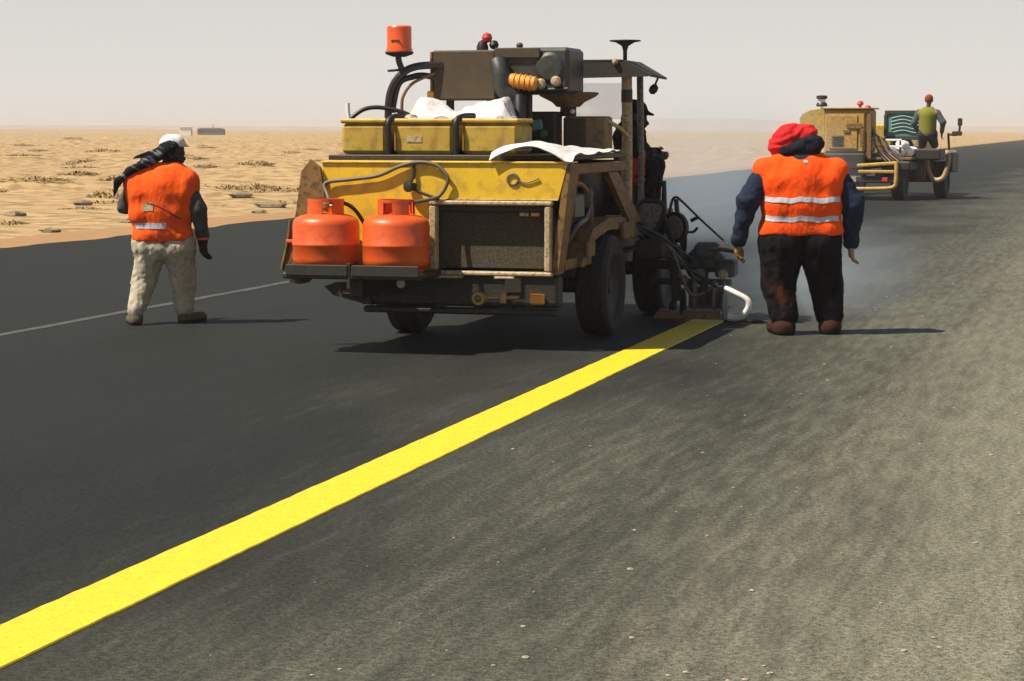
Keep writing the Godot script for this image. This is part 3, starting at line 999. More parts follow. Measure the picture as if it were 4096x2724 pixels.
	part(t, "beacon_bracket", cbox(Vector3(.16, .02, .05), .005), M.black, P(-1.72, 2.205, 1.4), Vector3(0, 0, 4))
	part(t, "riser_hose", tube([P(-1.80, 1.5, 1.42), P(-1.80, 1.88, 1.4), P(-1.765, 2.06, 1.4), P(-1.67, 2.18, 1.4), P(-1.55, 2.235, 1.42), P(-1.36, 2.25, 1.52)], .032, 10, 6), M.hose)
	part(t, "riser_hose", tube([P(-1.78, 1.85, 1.44), P(-1.72, 2.09, 1.44), P(-1.60, 2.15, 1.46), P(-1.50, 2.16, 1.48), P(-1.38, 2.13, 1.54)], .026, 10, 6), M.hose)
	part(t, "riser_hose", tube([P(-1.67, 1.5, 1.42), P(-1.68, 1.88, 1.4), P(-1.66, 2.00, 1.4), P(-1.58, 2.10, 1.42), P(-1.42, 2.18, 1.5)], .014, 8, 6), M.hose_brown)
	part(t, "deck_hose", tube([P(-2.03, 1.80, 1.1), P(-1.93, 1.875, 1.15), P(-1.80, 1.89, 1.2), P(-1.62, 1.85, 1.25), P(-1.5, 1.78, 1.3)], .018, 8, 6), M.hose)
	part(t, "marker_rod", tube([P(-2.0, 1.5, 1.2), P(-2.08, 1.8, 1.2), P(-2.09, 1.93, 1.2)], .018, 8, 4), M.white)
	# --- operator's station
	bx(t, "platform", M.dark, -1.8, .06, .90, .96, 1.75, 4.4, .01)
	bx(t, "console", M.tan, -.42, -.04, 1.508, 1.82, 1.95, 2.2, .02)  # lighter tan stands in for daylight the canopy keeps off
	bx(t, "console_front", M.brown, -.40, -.22, 1.54, 1.80, 1.93, 1.952, .01)
	bx(t, "switch_box", M.dark, -.75, -.46, 1.508, 1.86, 1.85, 2.1, .015)
	bx(t, "switch_cover", M.teal, -.67, -.57, 1.70, 1.79, 1.82, 1.852, .01, Vector3(0, 0, 8))
	part(t, "indicator", lathe([Vector2(0, .02), Vector2(.03, .015), Vector2(.035, 0), Vector2(0, 0)], 14), M.green, P(-.56, 1.67, 1.848), Vector3(90, 0, 0))
	part(t, "indicator", lathe([Vector2(0, .02), Vector2(.02, .015), Vector2(.025, 0), Vector2(0, 0)], 14), M.beige, P(-.60, 1.58, 1.848), Vector3(90, 0, 0))
	part(t, "seat_shell", lathe([Vector2(0, 0), Vector2(.10, .0), Vector2(.14, .04), Vector2(.24, .09), Vector2(.265, .115), Vector2(.25, .125), Vector2(.12, .11), Vector2(0, .10)], 28), M.tan, P(-.41, 1.90, 2.1))
	part(t, "seat_stem", tube([P(-.41, 1.82, 2.1), P(-.41, 1.91, 2.1)], .07, 10, 1), M.dark)
	part(t, "lever_knob", lathe([Vector2(0, -.022), Vector2(.018, -.014), Vector2(.024, 0), Vector2(.018, .014), Vector2(0, .022)], 12), M.white, P(-.33, 1.86, 1.93))
	part(t, "console_rail", tube([P(-.06, 1.79, 2.0), P(.04, 1.72, 2.1), P(.10, 1.64, 2.2)], .018, 8), M.beige)
	# canopy: a top sheet, a rear valance and a sloping side sheet
	bx(t, "canopy_top", M.olive, -1.3, .03, 2.285, 2.305, 2.2, 3.0, .004)
	part(t, "canopy_valance", prism(PackedVector2Array([Vector2(-1.3, 2.13), Vector2(.26, 2.158), Vector2(.27, 2.17), Vector2(.03, 2.283), Vector2(-1.3, 2.283)]), .02), M.olive, P(0, 0, 2.21))
	part(t, "canopy_slope", hexa([P(.03, 2.283, 2.23), P(.275, 2.157, 2.23), P(.265, 2.147, 3.0), P(.03, 2.283, 3.0), P(.035, 2.303, 2.23), P(.28, 2.175, 2.23), P(.27, 2.165, 3.0), P(.035, 2.303, 3.0)]), M.olive)
	part(t, "canopy_post", tube([P(.02, .96, 2.5), P(.03, 1.5, 2.46), P(.03, 2.28, 2.42)], .046, 10, 3), M.beige)  # paler colour stands in for sunlight; the canopy shades this post
	part(t, "canopy_post", tube([P(-1.2, .96, 2.5), P(-1.2, 2.28, 2.42)], .035, 10, 1), M.ochre)
	part(t, "canopy_post", tube([P(.06, .96, 2.92), P(.04, 2.28, 2.92)], .03, 10, 1), M.grey)
	part(t, "canopy_post", tube([P(-1.2, .96, 2.92), P(-1.2, 2.28, 2.92)], .03, 10, 1), M.grey)
	bx(t, "windscreen", M.pane, -.60, -.08, 1.80, 2.12, 2.92, 2.93, .001)
	part(t, "post_collar", lathe([Vector2(.043, -.06), Vector2(.05, -.05), Vector2(.05, .05), Vector2(.043, .06)], 16), M.brown, P(.03, 2.0, 2.435))
	part(t, "antenna_mast", tube([P(.02, 2.30, 2.4), P(.02, 2.47, 2.4)], .018, 10, 1), M.olive)
	part(t, "antenna_disc", lathe([Vector2(.018, -.07), Vector2(.03, -.03), Vector2(.08, .0), Vector2(.135, .01), Vector2(.135, .02), Vector2(0, .026)], 28), M.olive, P(.02, 2.455, 2.4))
	part(t, "canopy_bolt", lathe([Vector2(.028, 0), Vector2(.022, .02), Vector2(0, .028)], 12), M.beige, P(-.02, 2.285, 2.19), Vector3(90, 0, 0))
	part(t, "side_mirror", lathe([Vector2(0, -.05), Vector2(.03, -.035), Vector2(.04, 0), Vector2(.03, .035), Vector2(0, .05)], 14), M.black, P(.20, 2.06, 2.75), Vector3(0, 0, -35))
	part(t, "mirror_arm", tube([P(.24, 2.16, 2.75), P(.21, 2.09, 2.75)], .01, 6, 1), M.black)
	var seat := bx(t, "operator_seat", M.red, -.20, .10, 1.215, 1.30, 2.92, 3.3, .03)
	part(seat, "backrest", cbox(Vector3(.24, .26, .07), .03), M.red, Vector3(.02, .15, .17))
	part(seat, "pedestal", cbox(Vector3(.14, .27, .2), .02), M.hose_brown, Vector3(.02, -.16, 0))
	part(t, "step_rail", tube([P(-.02, 1.0, 3.0), P(.0, 1.235, 3.0), P(.25, 1.235, 3.0), P(.25, 1.0, 3.0), P(.25, .70, 3.05)], .028, 8, 1), M.black)
	part(t, "step_rail", tube([P(.12, 1.235, 3.0), P(.12, .98, 3.0)], .028, 8, 1), M.black)
	# --- spray carriage slung on the right-hand side
	bx(t, "carriage_beam", M.dark, .05, .88, .46, .54, 3.02, 3.12, .015)
	bx(t, "carriage_beam", M.dark, .05, .80, .30, .36, 3.35, 3.43, .012)
	bx(t, "carriage_arm", M.dark, .30, .38, .18, .85, 2.95, 3.03, .012, Vector3(0, 0, 8))
	bx(t, "carriage_arm", M.dark, .58, .65, .15, .55, 2.98, 3.05, .012)
	part(t, "bead_hopper", prism(PackedVector2Array([Vector2(-.11, .07), Vector2(-.07, .11), Vector2(.06, .11), Vector2(.105, .06), Vector2(.09, -.02), Vector2(.02, -.14), Vector2(-.03, -.14), Vector2(-.10, -.01)]), .14), M.grey, P(.165, .945, 2.9))
	part(t, "hopper_rim", tube([P(.05, 1.03, 2.84), P(.10, 1.075, 2.84), P(.17, 1.08, 2.84), P(.24, 1.07, 2.84), P(.285, 1.01, 2.84), P(.25, .90, 2.84), P(.18, .79, 2.84), P(.13, .79, 2.84), P(.05, .93, 2.84), P(.05, 1.03, 2.84)], .02, 8, 4), M.black)
	part(t, "drive_cover", lathe([Vector2(0, .03), Vector2(.09, .025), Vector2(.11, 0), Vector2(.11, -.05), Vector2(0, -.05)], 22), M.grey, P(.36, .84, 2.95), Vector3(90, 0, 25))
	part(t, "drive_ring", lathe([Vector2(.11, -.02), Vector2(.14, -.02), Vector2(.14, .02), Vector2(.11, .02)], 22), M.black, P(.36, .84, 2.95), Vector3(90, 0, 25))
	part(t, "guide_boom", tube([P(.25, .62, 3.0), P(.31, 1.02, 3.0), P(.35, 1.105, 3.0), P(.42, 1.07, 2.97), P(.60, .92, 2.88), P(.885, .70, 2.72)], .014, 8, 5, .009), M.hose)
	part(t, "boom_brace", tube([P(.36, 1.09, 3.0), P(.38, .92, 3.0), P(.44, .76, 3.0), P(.42, .6, 3.05)], .022, 8, 5), M.hose)
	part(t, "boom_clip", tube([P(.44, .80, 3.0), P(.52, .80, 2.98), P(.56, .84, 2.97)], .013, 6, 4), M.black)
	part(t, "boom_clip", tube([P(.50, .90, 2.98), P(.56, .93, 2.97)], .018, 6, 1), M.black)
	bx(t, "pump_housing", M.slate, .46, .78, .44, .645, 2.98, 3.3, .05)
	part(t, "pump_head", lathe([Vector2(0, -.12), Vector2(.09, -.12), Vector2(.11, -.09), Vector2(.11, .07), Vector2(.08, .10), Vector2(0, .11)], 20), M.slate, P(.62, .60, 3.08), Vector3(0, 0, 90))
	bx(t, "valve_block", M.dark, .72, .90, .40, .56, 2.95, 3.15, .02)
	part(t, "valve_cap", lathe([Vector2(0, .04), Vector2(.035, .03), Vector2(.045, 0), Vector2(0, 0)], 14), M.beige, P(.80, .43, 2.94), Vector3(90, 0, 0))
	part(t, "valve_cap", lathe([Vector2(0, .04), Vector2(.045, .03), Vector2(.06, 0), Vector2(0, 0)], 14), M.grey, P(.58, .42, 2.96), Vector3(90, 0, 0))
	part(t, "valve_cap", lathe([Vector2(0, .04), Vector2(.03, .03), Vector2(.04, 0), Vector2(0, 0)], 14), M.grey, P(.45, .38, 2.93), Vector3(90, 0, 0))
	part(t, "control_handle", tube([P(.66, .645, 3.0), P(.80, .65, 2.92), P(.92, .64, 2.80)], .018, 8), M.ochre)
	for q in [[.42, .12], [.80, .12]]:
		part(t, "spray_disc", lathe([Vector2(0, -.008), Vector2(.13, -.008), Vector2(.145, -.004), Vector2(.145, .004), Vector2(.13, .008), Vector2(0, .008)], 26), M.grey if q[0] > .5 else M.dark, P(q[0], .15, 3.05), Vector3(0, 0, 90))
	for x in [.52, .70]:
		part(t, "spray_gun", lathe([Vector2(0, -.16), Vector2(.012, -.16), Vector2(.03, -.1), Vector2(.03, .08), Vector2(.015, .1), Vector2(0, .1)], 14), M.steel, P(x, .26, 3.06))
	bx(t, "spray_shield", M.ochre, .44, .78, .03, .10, 2.93, 2.945, .004)
	bx(t, "spray_shield", M.grey, .44, .78, .10, .30, 3.2, 3.215, .004)
	part(t, "shoe_plate", prism(PackedVector2Array([Vector2(-.15, 0), Vector2(.12, 0), Vector2(.06, .06), Vector2(-.10, .08)]), .12), M.hose_brown, P(.33, .03, 2.95))
	part(t, "overspray_guard", tube([P(.83, .31, 2.9), P(.93, .27, 2.86), P(1.03, .215, 2.85), P(1.045, .15, 2.85), P(1.0, .08, 2.86), P(.94, .05, 2.87), P(.86, .055, 2.88)], .024, 10, 5, .034), M.white)
	part(t, "guard_stay_bar", tube([P(.78, .40, 3.0), P(.83, .31, 2.9)], .016, 8, 1), M.steel)
	part(t, "support_caster", lathe([Vector2(0, -.03), Vector2(.05, -.03), Vector2(.075, -.02), Vector2(.075, .02), Vector2(.05, .03), Vector2(0, .03)], 20), M.rubber, P(.28, .078, 3.3), Vector3(0, 0, 90))
	bx(t, "caster_fork", M.dark, .255, .305, .08, .36, 3.34, 3.38, .008)
	rng.seed = 42
	for k in 11:
		var a := P(rng.randf_range(-.05, .1), rng.randf_range(.6, 1.05), rng.randf_range(2.3, 3.3))
		var e := P(rng.randf_range(.4, .82), rng.randf_range(.3, .62), rng.randf_range(2.92, 3.25))
		var m1 := a.lerp(e, .3) + Vector3(rng.randf_range(0, .1), rng.randf_range(-.05, .2), rng.randf_range(-.05, .1))
		var m2 := a.lerp(e, .7) + Vector3(0, rng.randf_range(-.22, .05), rng.randf_range(-.05, .1))
		part(t, "paint_hose", tube([a, m1, m2, e], rng.randf_range(.011, .02), 8, 6), M.hose if k % 4 != 3 else M.grey)
	part(t, "air_line", tube([P(.27, .78, 2.9), P(.34, .66, 2.88), P(.42, .56, 2.9), P(.47, .47, 2.95)], .016, 8, 5), M.grey)
	bx(t, "tool_tray", M.dark, .08, .34, .58, .74, 2.55, 2.9, .02)
	# --- things carried by the machine
	var xf := t.transform
	for k in 2:
		var c := thing("gas_cylinder", ["orange gas cylinder on the shelf next to the brown guard plate", "orange gas cylinder on the shelf next to the radiator frame"][k], "gas cylinder", xf * P([-1.735, -1.165][k], .621, -.31), "orange gas cylinders on the machine")
		c.rotation.y = -ROAD_TURN + [.35, -.25][k]
		part(c, "bottle", lathe([Vector2(0, .03), Vector2(.22, .03), Vector2(.252, .06), Vector2(.258, .10), Vector2(.258, .195), Vector2(.262, .20), Vector2(.262, .215), Vector2(.258, .22), Vector2(.257, .355), Vector2(.250, .385), Vector2(.232, .408), Vector2(.19, .428), Vector2(.13, .442), Vector2(.06, .45), Vector2(0, .452)], 40, 0, TAU, 0.9), M.cylinder)
		part(c, "foot_ring", lathe([Vector2(.20, .0), Vector2(.21, .0), Vector2(.215, .06), Vector2(.2, .06), Vector2(.2, .0)], 32), M.cylinder)
		for q in [[.25, 1.2], [1.75, 3.0], [3.4, 5.9]]:
			part(c, "collar", lathe([Vector2(.145, .43), Vector2(.140, .545), Vector2(.134, .552), Vector2(.128, .545), Vector2(.133, .43)], 12, q[0], q[1]), M.cylinder)
		part(c, "collar_rim", lathe([Vector2(.127, .53), Vector2(.142, .53), Vector2(.142, .555), Vector2(.127, .555), Vector2(.127, .53)], 32), M.cylinder)
		var vl := part(c, "valve", lathe([Vector2(.02, .45), Vector2(.02, .48), Vector2(.03, .485), Vector2(.03, .52), Vector2(.015, .53), Vector2(0, .53)], 14), M.brass)
		part(vl, "spout", tube([Vector3(0, .50, 0), Vector3(.06, .50, .02)], .013, 8, 1), M.brass)
	var rod := thing("guide_rod", "thin dark rod lying on the asphalt between the carriage and a brown boot", "rod", xf * P(.82, .017, 2.92))
	rod.rotation.y = -ROAD_TURN
	part(rod, "shaft", tube([P(0, 0, 0), P(.42, 0, .03)], .013, 8, 1), M.dark)
	part(rod, "tip", tube([P(.42, 0, .03), P(.46, 0, .03)], .014, 8, 1), M.beige)
	var wn := FastNoiseLite.new()
	wn.seed = 21; wn.frequency = 1.7; wn.fractal_octaves = 2
	var sh := thing("plastic_sheet", "crumpled white plastic sheet lying on the hood corner by the brown post", "sheet", xf * P(0, 0, 0))
	sh.rotation.y = -ROAD_TURN
	part(sh, "sheet", cloth(40, 26, func(u: float, v: float) -> Vector3:
		var x := lerpf(-.50, .16, u)
		var d := lerpf(-.06, 1.75 * (0.12 + 0.88 * smoothstep(0.35, 0.95, u)), v)
		var y := 1.513 + .105 * sin(PI * clampf(u * 1.1, 0, 1)) * (1.0 - v * .5) + .025 * (wn.get_noise_2d(x * 1.3, d * 1.1) + .5)
		if d < 0.02:
			y -= .05 * (0.02 - d) / .08
		return P(x, maxf(y, 1.512) if d > 0.02 else y, d)), M.white_sheet)
	var tc := thing("tank_cover_sheet", "bunched white cloth heaped on the tank behind the yellow boxes", "cloth", xf * P(0, 0, 0))
	tc.rotation.y = -ROAD_TURN
	part(tc, "cloth", cloth(44, 20, func(u: float, v: float) -> Vector3:
		var x := lerpf(-1.52, -.63, u)
		var d := lerpf(.98, 1.48, v)
		var hgt := .05 + .10 * sin(PI * v) * (.6 + .4 * sin(u * 7.0 + 1.0)) + .07 * wn.get_noise_2d(x * 1.6 + 9.0, d * 1.4)
		return P(x + .03 * wn.get_noise_2d(u * 2.0, v * 2.0), 1.80 + maxf(hgt * smoothstep(0.0, .12, u) * smoothstep(1.0, .9, u), .006) - (.05 * (1.0 - v / .1) if v < .1 else 0.0), d)), M.white_sheet)

# ------------------------------------------------------------------ people
func hand_bones(w: Vector3, down: Vector3, thumb: Vector3, curl: float, size := 1.12) -> Array:
	# w: wrist; down: along the hand; thumb: towards the thumb side
	var fwd := down.cross(thumb).normalized()
	var palm := w + down * .085
	var out := [[w - down * .02, w + down * .02, .028, .028], [w + down * .02 + thumb * .012, palm + thumb * .022, .022, .018], [w + down * .02 - thumb * .012, palm - thumb * .022, .022, .017]]
	var spread := [.031, .0105, -.0105, -.031]
	var length := [.072, .080, .075, .058]
	for k in 4:
		var r0: Vector3 = palm + thumb * spread[k]
		var l: float = length[k]
		var d1 := (down + fwd * curl * .5).normalized()
		var d2 := (down + fwd * curl * 1.6).normalized()
		var k1 := r0 + d1 * l * .5
		out.append([r0, k1, .0105, .0095])
		out.append([k1, k1 + d2 * l * .5, .0095, .008])
	var t0 := w + down * .035 + thumb * .03
	var t1 := t0 + (down * .6 + thumb * .7 + fwd * .3).normalized() * .042
	out.append([t0, t1, .014, .012])
	out.append([t1, t1 + (down + fwd * .3).normalized() * .034, .012, .0095])
	for q in out:
		q[0] = w + (q[0] - w) * size
		q[1] = w + (q[1] - w) * size
		q[2] *= size * 1.06
		q[3] *= size * 1.06
	return out

func head_bones(c: Vector3, face: Vector3, tilt := Vector3.UP) -> Array:
	var side := tilt.cross(face).normalized()
	return [[c + tilt * .03 - face * .015, c + tilt * .03 + face * .015, .092, .088], [c - tilt * .05 + face * .03, c + face * .035, .058, .07], [c - tilt * .085 + face * .055, c - tilt * .07 + face * .05, .036, .04], [c - tilt * .01 + face * .10, c - tilt * .035 + face * .118, .010, .015], [c - tilt * .062 + face * .098 - side * .016, c - tilt * .062 + face * .098 + side * .016, .009, .009], [c + side * .088 - tilt * .02, c + side * .09 + tilt * .015, .014, .017], [c - side * .088 - tilt * .02, c - side * .09 + tilt * .015, .014, .017], [c + face * .092 + side * .033 + tilt * .01, c + face * .092 + side * .034 + tilt * .01, .011, .011], [c + face * .092 - side * .033 + tilt * .01, c + face * .092 - side * .034 + tilt * .01, .011, .011]]

func cloth_part(parent: Node3D, called: String, bones: Array, cell: float, paint: Callable, k := .04, bump = null, cut = null) -> MeshInstance3D:
	var b := MB.new()
	nets(b, bones, cell, paint, k, bump, cut)
	return part(parent, called, b.mesh(), M.cloth)

func build_people() -> void:
	var fold := FastNoiseLite.new()
	fold.seed = 17; fold.frequency = 4.5; fold.fractal_octaves = 3
	var crease := FastNoiseLite.new()
	crease.seed = 23; crease.frequency = 6.0; crease.fractal_octaves = 2
	var weave := FastNoiseLite.new()
	weave.seed = 29; weave.frequency = 9.0; weave.fractal_octaves = 3
	var cloth_bump := func(p: Vector3) -> float: return .016 * fold.get_noise_3d(p.x, p.y * 1.9, p.z) + .008 * (absf(crease.get_noise_3d(p.x * .8, p.y * 2.2 + p.x, p.z)) - .3)
	var drape := func(p: Vector3) -> float: return .013 * fold.get_noise_3d(p.x * 2.3, p.y * .55, p.z * 2.3) + .011 * (absf(crease.get_noise_3d(p.x * 1.1 + p.y * .7, p.y * 1.25 - p.x * .6, p.z)) - .3)
	var vest_bump := func(p: Vector3) -> float: return .005 * fold.get_noise_3d(p.x * .9, p.y * .8 + 5.0, p.z) + .008 * absf(crease.get_noise_3d(p.x * 1.4, p.y * .5 - p.x * .5, p.z))

	# ---- worker with the red beret, beside the spray carriage
	var a := thing("person", "worker in red beret, orange vest and black trousers standing beside the spray carriage", "person", Vector3(2.42, 0, -18.12))
	var V := func(x: float, y: float, z: float) -> Vector3: return Vector3(x, y, z)
	var skin := Color(.36, .20, .14)
	var lsh := Vector3(-.315, 1.36, 0); var rsh := Vector3(.275, 1.36, 0)
	var lel := Vector3(-.455, 1.12, .03); var rel := Vector3(.42, 1.09, .02)
	var lwr := Vector3(-.52, .77, -.04); var rwr := Vector3(.415, .75, -.03)
	var lhip := Vector3(-.17, .76, 0); var rhip := Vector3(.14, .76, 0)
	var lkn := Vector3(-.185, .41, -.03); var rkn := Vector3(.215, .41, -.05)
	var lan := Vector3(-.145, .10, .03); var ran := Vector3(.245, .10, -.04)
	var hc := Vector3(-.07, 1.585, -.08)
	var face := Vector3(-.28, -.32, -1).normalized()
	var body := MB.new()
	var sk := func(p: Vector3) -> Color: return skin * (1.0 + .12 * weave.get_noise_3dv(p))
	nets(body, [[Vector3(0, .80, 0), Vector3(-.01, 1.05, 0), .15, .15, 1.3], [Vector3(-.01, 1.05, 0), Vector3(-.02, 1.36, -.01), .15, .16, 1.3], [lsh, rsh, .075, .075], [Vector3(-.03, 1.40, -.02), hc, .065, .06], [lsh, lel, .06, .05], [lel, lwr, .048, .034], [rsh, rel, .06, .05], [rel, rwr, .048, .034], [lhip, lkn, .085, .06], [lkn, lan, .06, .042], [rhip, rkn, .085, .06], [rkn, ran, .06, .042], [lan, lan + Vector3(.0, -.03, -.12), .045, .04], [ran, ran + Vector3(.0, -.03, -.12), .045, .04]], .018, sk)
	nets(body, head_bones(hc, face), .007, sk, .022)
	nets(body, hand_bones(lwr, Vector3(-.05, -.93, -.3).normalized(), Vector3(.35, -.28, -.9).normalized(), .9), .005, sk, .008)
	nets(body, hand_bones(rwr, Vector3(.05, -1, .05).normalized(), Vector3(.0, .05, -1).normalized(), .9), .005, sk, .008)
	part(a, "body", body.mesh(), M.skin_cloth)
	var navy := func(p: Vector3) -> Color: return Color(.016, .024, .046) * (1.0 + .35 * weave.get_noise_3dv(p))
	cloth_part(a, "jacket", [[Vector3(0, .86, 0), Vector3(-.01, 1.1, 0), .185, .19, 1.25], [Vector3(-.01, 1.1, 0), Vector3(-.02, 1.36, -.01), .19, .19, 1.25], [lsh, rsh, .08, .08], [lsh, lel, .085, .098], [lel, lwr + Vector3(.0, .02, 0), .088, .064], [rsh, rel, .085, .096], [rel, rwr + Vector3(0, .02, 0), .088, .064], [Vector3(-.04, 1.43, -.01), Vector3(-.05, 1.50, -.04), .08, .075]], .012, navy, .04, cloth_bump)
	var coal := func(p: Vector3) -> Color:
		var n := weave.get_noise_3d(p.x * .8, p.y * .6, p.z * .8)
		var patch := smoothstep(.02, .12, .11 - absf(p.y - .40 + .5 * (p.x + .2)) * .55 - absf(p.x + .17) * .5 + n * .10) if p.x < .0 and p.z > .02 else 0.0
		return Color(.0045, .0045, .006).lerp(Color(.009, .0085, .009), n + .5).lerp(Color(.075, .024, .012), patch * .9)
	cloth_part(a, "trousers", [[Vector3(-.17, .80, 0), Vector3(.15, .80, 0), .185, .185, 1.15], [lhip, lkn, .19, .145], [lkn, lan + Vector3(0, .06, 0), .14, .118], [rhip, rkn, .19, .14], [rkn, ran + Vector3(0, .06, 0), .14, .115]], .012, coal, .03, drape, func(p: Vector3) -> float: return maxf(p.y - .93, .075 - p.y))
	for q in [[lan, -.1], [ran, .12]]:
		var an: Vector3 = q[0]
		var sk2 := func(p: Vector3) -> Color: return (Color(.016, .015, .014) if p.y < .035 else Color(.040, .018, .011)) * (1.0 + .5 * weave.get_noise_3dv(p * 2.0))
		cloth_part(a, "boot", [[an + Vector3(0, .05, .0), an + Vector3(0, -.03, .03), .085, .086], [an + Vector3(0, -.045, .045), an + Vector3(q[1] * .5, -.05, -.19), .090, .075], [an + Vector3(0, -.03, .0), an + Vector3(q[1] * .3, -.04, -.1), .08, .07]], .011, sk2, .03, null, func(p: Vector3) -> float: return -p.y + .001)
	var vb := [[Vector3(-.185, .87, .0), Vector3(.165, .87, .0), .185, .185, 1.05], [Vector3(-.165, 1.08, .0), Vector3(.15, 1.08, .0), .185, .185, 1.0], [Vector3(-.21, 1.26, .0), Vector3(.19, 1.26, .0), .17, .17, 1.0], [Vector3(-.325, 1.378, 0), Vector3(.285, 1.378, 0), .095, .095], [Vector3(-.31, 1.36, 0), Vector3(-.285, 1.26, 0), .09, .08], [Vector3(.27, 1.36, 0), Vector3(.245, 1.26, 0), .09, .08], [Vector3(-.17, 1.425, -.01), Vector3(.12, 1.425, -.01), .10, .10], [Vector3(-.01, .95, .0), Vector3(-.01, 1.3, .0), .20, .21, 1.1]]
	var orange := func(p: Vector3) -> Color: return Color(.86, .082, .011) * (1.0 + .10 * weave.get_noise_3dv(p * .6))
	cloth_part(a, "vest", vb, .012, orange, .05, vest_bump, func(p: Vector3) -> float: return maxf(.835 + .006 * sin(p.x * 21.0) - p.y, .10 - (p - hc - Vector3(0, -.02, 0)).length()))
	for q in [[1.108, 1.150], [.950, .992]]:
		part(a, "reflective_band", band(vb, vest_bump, Vector3(-.01, 0, 0), q[0], q[1], .35, PI - .30, .006, 60, .006), M.tape)
	part(a, "vest_label", band(vb, vest_bump, Vector3(-.005, 0, 0), 1.435, 1.455, PI / 2 - .2, PI / 2 + .05, .006, 4), M.tape)
	var redb := func(p: Vector3) -> Color: return Color(.52, .02, .022) * (1.0 + .25 * weave.get_noise_3dv(p * 1.2))
	cloth_part(a, "beret", [[Vector3(-.16, 1.60, -.05), Vector3(.03, 1.66, -.06), .098, .085, 1.0], [Vector3(-.22, 1.56, -.03), Vector3(-.14, 1.62, -.04), .07, .10], [Vector3(-.10, 1.66, -.06), Vector3(.05, 1.68, -.07), .095, .065]], .008, redb, .05, func(p: Vector3) -> float: return .010 * fold.get_noise_3dv(p * 1.6) + .005 * sin(95.0 * (p.y - .38 * p.x) + 5.0 * fold.get_noise_3dv(p * .8)))
	cloth_part(a, "neck_scarf", [[Vector3(-.14, 1.525, .02), Vector3(.08, 1.555, .02), .07, .07], [Vector3(.04, 1.57, .0), Vector3(.14, 1.59, -.03), .075, .05], [Vector3(-.05, 1.56, .02), Vector3(.09, 1.61, .0), .07, .06]], .010, func(p: Vector3) -> Color: return Color(.012, .012, .018) * (1.0 + .6 * weave.get_noise_3dv(p * 2.0)), .04, cloth_bump)
	cloth_part(a, "glove", hand_bones(lwr + Vector3(0, .0, 0), Vector3(-.05, -.93, -.3).normalized(), Vector3(.35, -.28, -.9).normalized(), .9).map(func(q: Array) -> Array: return [q[0], q[1], q[2] + .004, q[3] + .004]), .006, func(p: Vector3) -> Color: return Color(.30, .17, .06), .01)

	# ---- worker walking on the far lane
	var c := thing("person", "worker in white cap, orange vest and cream trousers walking on the dark lane", "person", Vector3(-3.05, 0, -19.1))
	var dark_skin := Color(.035, .020, .014)
	lsh = Vector3(-.25, 1.25, 0); rsh = Vector3(.19, 1.26, 0)
	lel = Vector3(-.355, 1.04, -.04); rel = Vector3(.295, 1.01, .04)
	lwr = Vector3(-.24, .93, -.30); rwr = Vector3(.325, .74, -.02)
	lhip = Vector3(-.13, .66, 0); rhip = Vector3(.11, .66, 0)
	lkn = Vector3(-.20, .36, -.02); rkn = Vector3(.145, .36, -.07)
	lan = Vector3(-.245, .085, .12); ran = Vector3(.145, .085, -.10)
	hc = Vector3(.065, 1.51, -.05)
	face = Vector3(.85, -.25, -.6).normalized()
	var body2 := MB.new()
	var sk3 := func(p: Vector3) -> Color: return dark_skin * (1.0 + .15 * weave.get_noise_3dv(p))
	nets(body2, [[Vector3(-.01, .70, 0), Vector3(-.02, .95, 0), .14, .14, 1.3], [Vector3(-.02, .95, 0), Vector3(-.02, 1.2, 0), .14, .14, 1.3], [lsh, rsh, .07, .07], [Vector3(0, 1.3, -.01), hc, .062, .06], [lsh, lel, .055, .045], [lel, lwr, .044, .032], [rsh, rel, .055, .045], [rel, rwr, .044, .032], [lhip, lkn, .08, .055], [lkn, lan, .052, .04], [rhip, rkn, .08, .055], [rkn, ran, .052, .04]], .018, sk3)
	nets(body2, head_bones(hc, face), .007, sk3, .022)
	nets(body2, hand_bones(lwr, Vector3(.5, .0, -.85).normalized(), Vector3(.3, .95, .1).normalized(), .6), .005, sk3, .008)
	nets(body2, hand_bones(rwr, Vector3(.02, -1, .0).normalized(), Vector3(-.2, .0, -1).normalized(), .6), .005, sk3, .008)
	part(c, "body", body2.mesh(), M.skin_cloth)
	var greyj := func(p: Vector3) -> Color: return Color(.085, .085, .078).lerp(Color(.045, .044, .040), .5 + weave.get_noise_3dv(p))
	cloth_part(c, "jacket", [[Vector3(-.02, .74, 0), Vector3(-.02, 1.0, 0), .17, .175, 1.25], [Vector3(-.02, 1.0, 0), Vector3(-.02, 1.16, 0), .175, .165, 1.25], [lsh, rsh, .08, .08], [lsh, lel, .085, .068], [lel, lwr, .062, .048], [rsh, rel, .078, .07], [rel, rwr + Vector3(0, .03, 0), .068, .056]], .012, greyj, .04, cloth_bump)
	var big_fold := func(p: Vector3) -> float: return .019 * fold.get_noise_3d(p.x * 2.4, p.y * .6, p.z * 2.4) + .017 * (absf(crease.get_noise_3d(p.x * 1.1 + p.y * .8, p.y * 1.2 - p.x * .7, p.z)) - .3)
	var cream := func(p: Vector3) -> Color: return Color(.40, .365, .285).lerp(Color(.33, .295, .215), .5 + weave.get_noise_3dv(p * .7))
	cloth_part(c, "trousers", [[Vector3(-.15, .69, 0), Vector3(.12, .69, 0), .15, .15, 1.1], [lhip, lkn, .135, .104], [lkn, lan + Vector3(0, .05, 0), .102, .075], [rhip, rkn, .138, .110], [rkn, ran + Vector3(0, .05, 0), .106, .09]], .012, cream, .03, big_fold, func(p: Vector3) -> float: return maxf(p.y - .80, .06 - p.y))
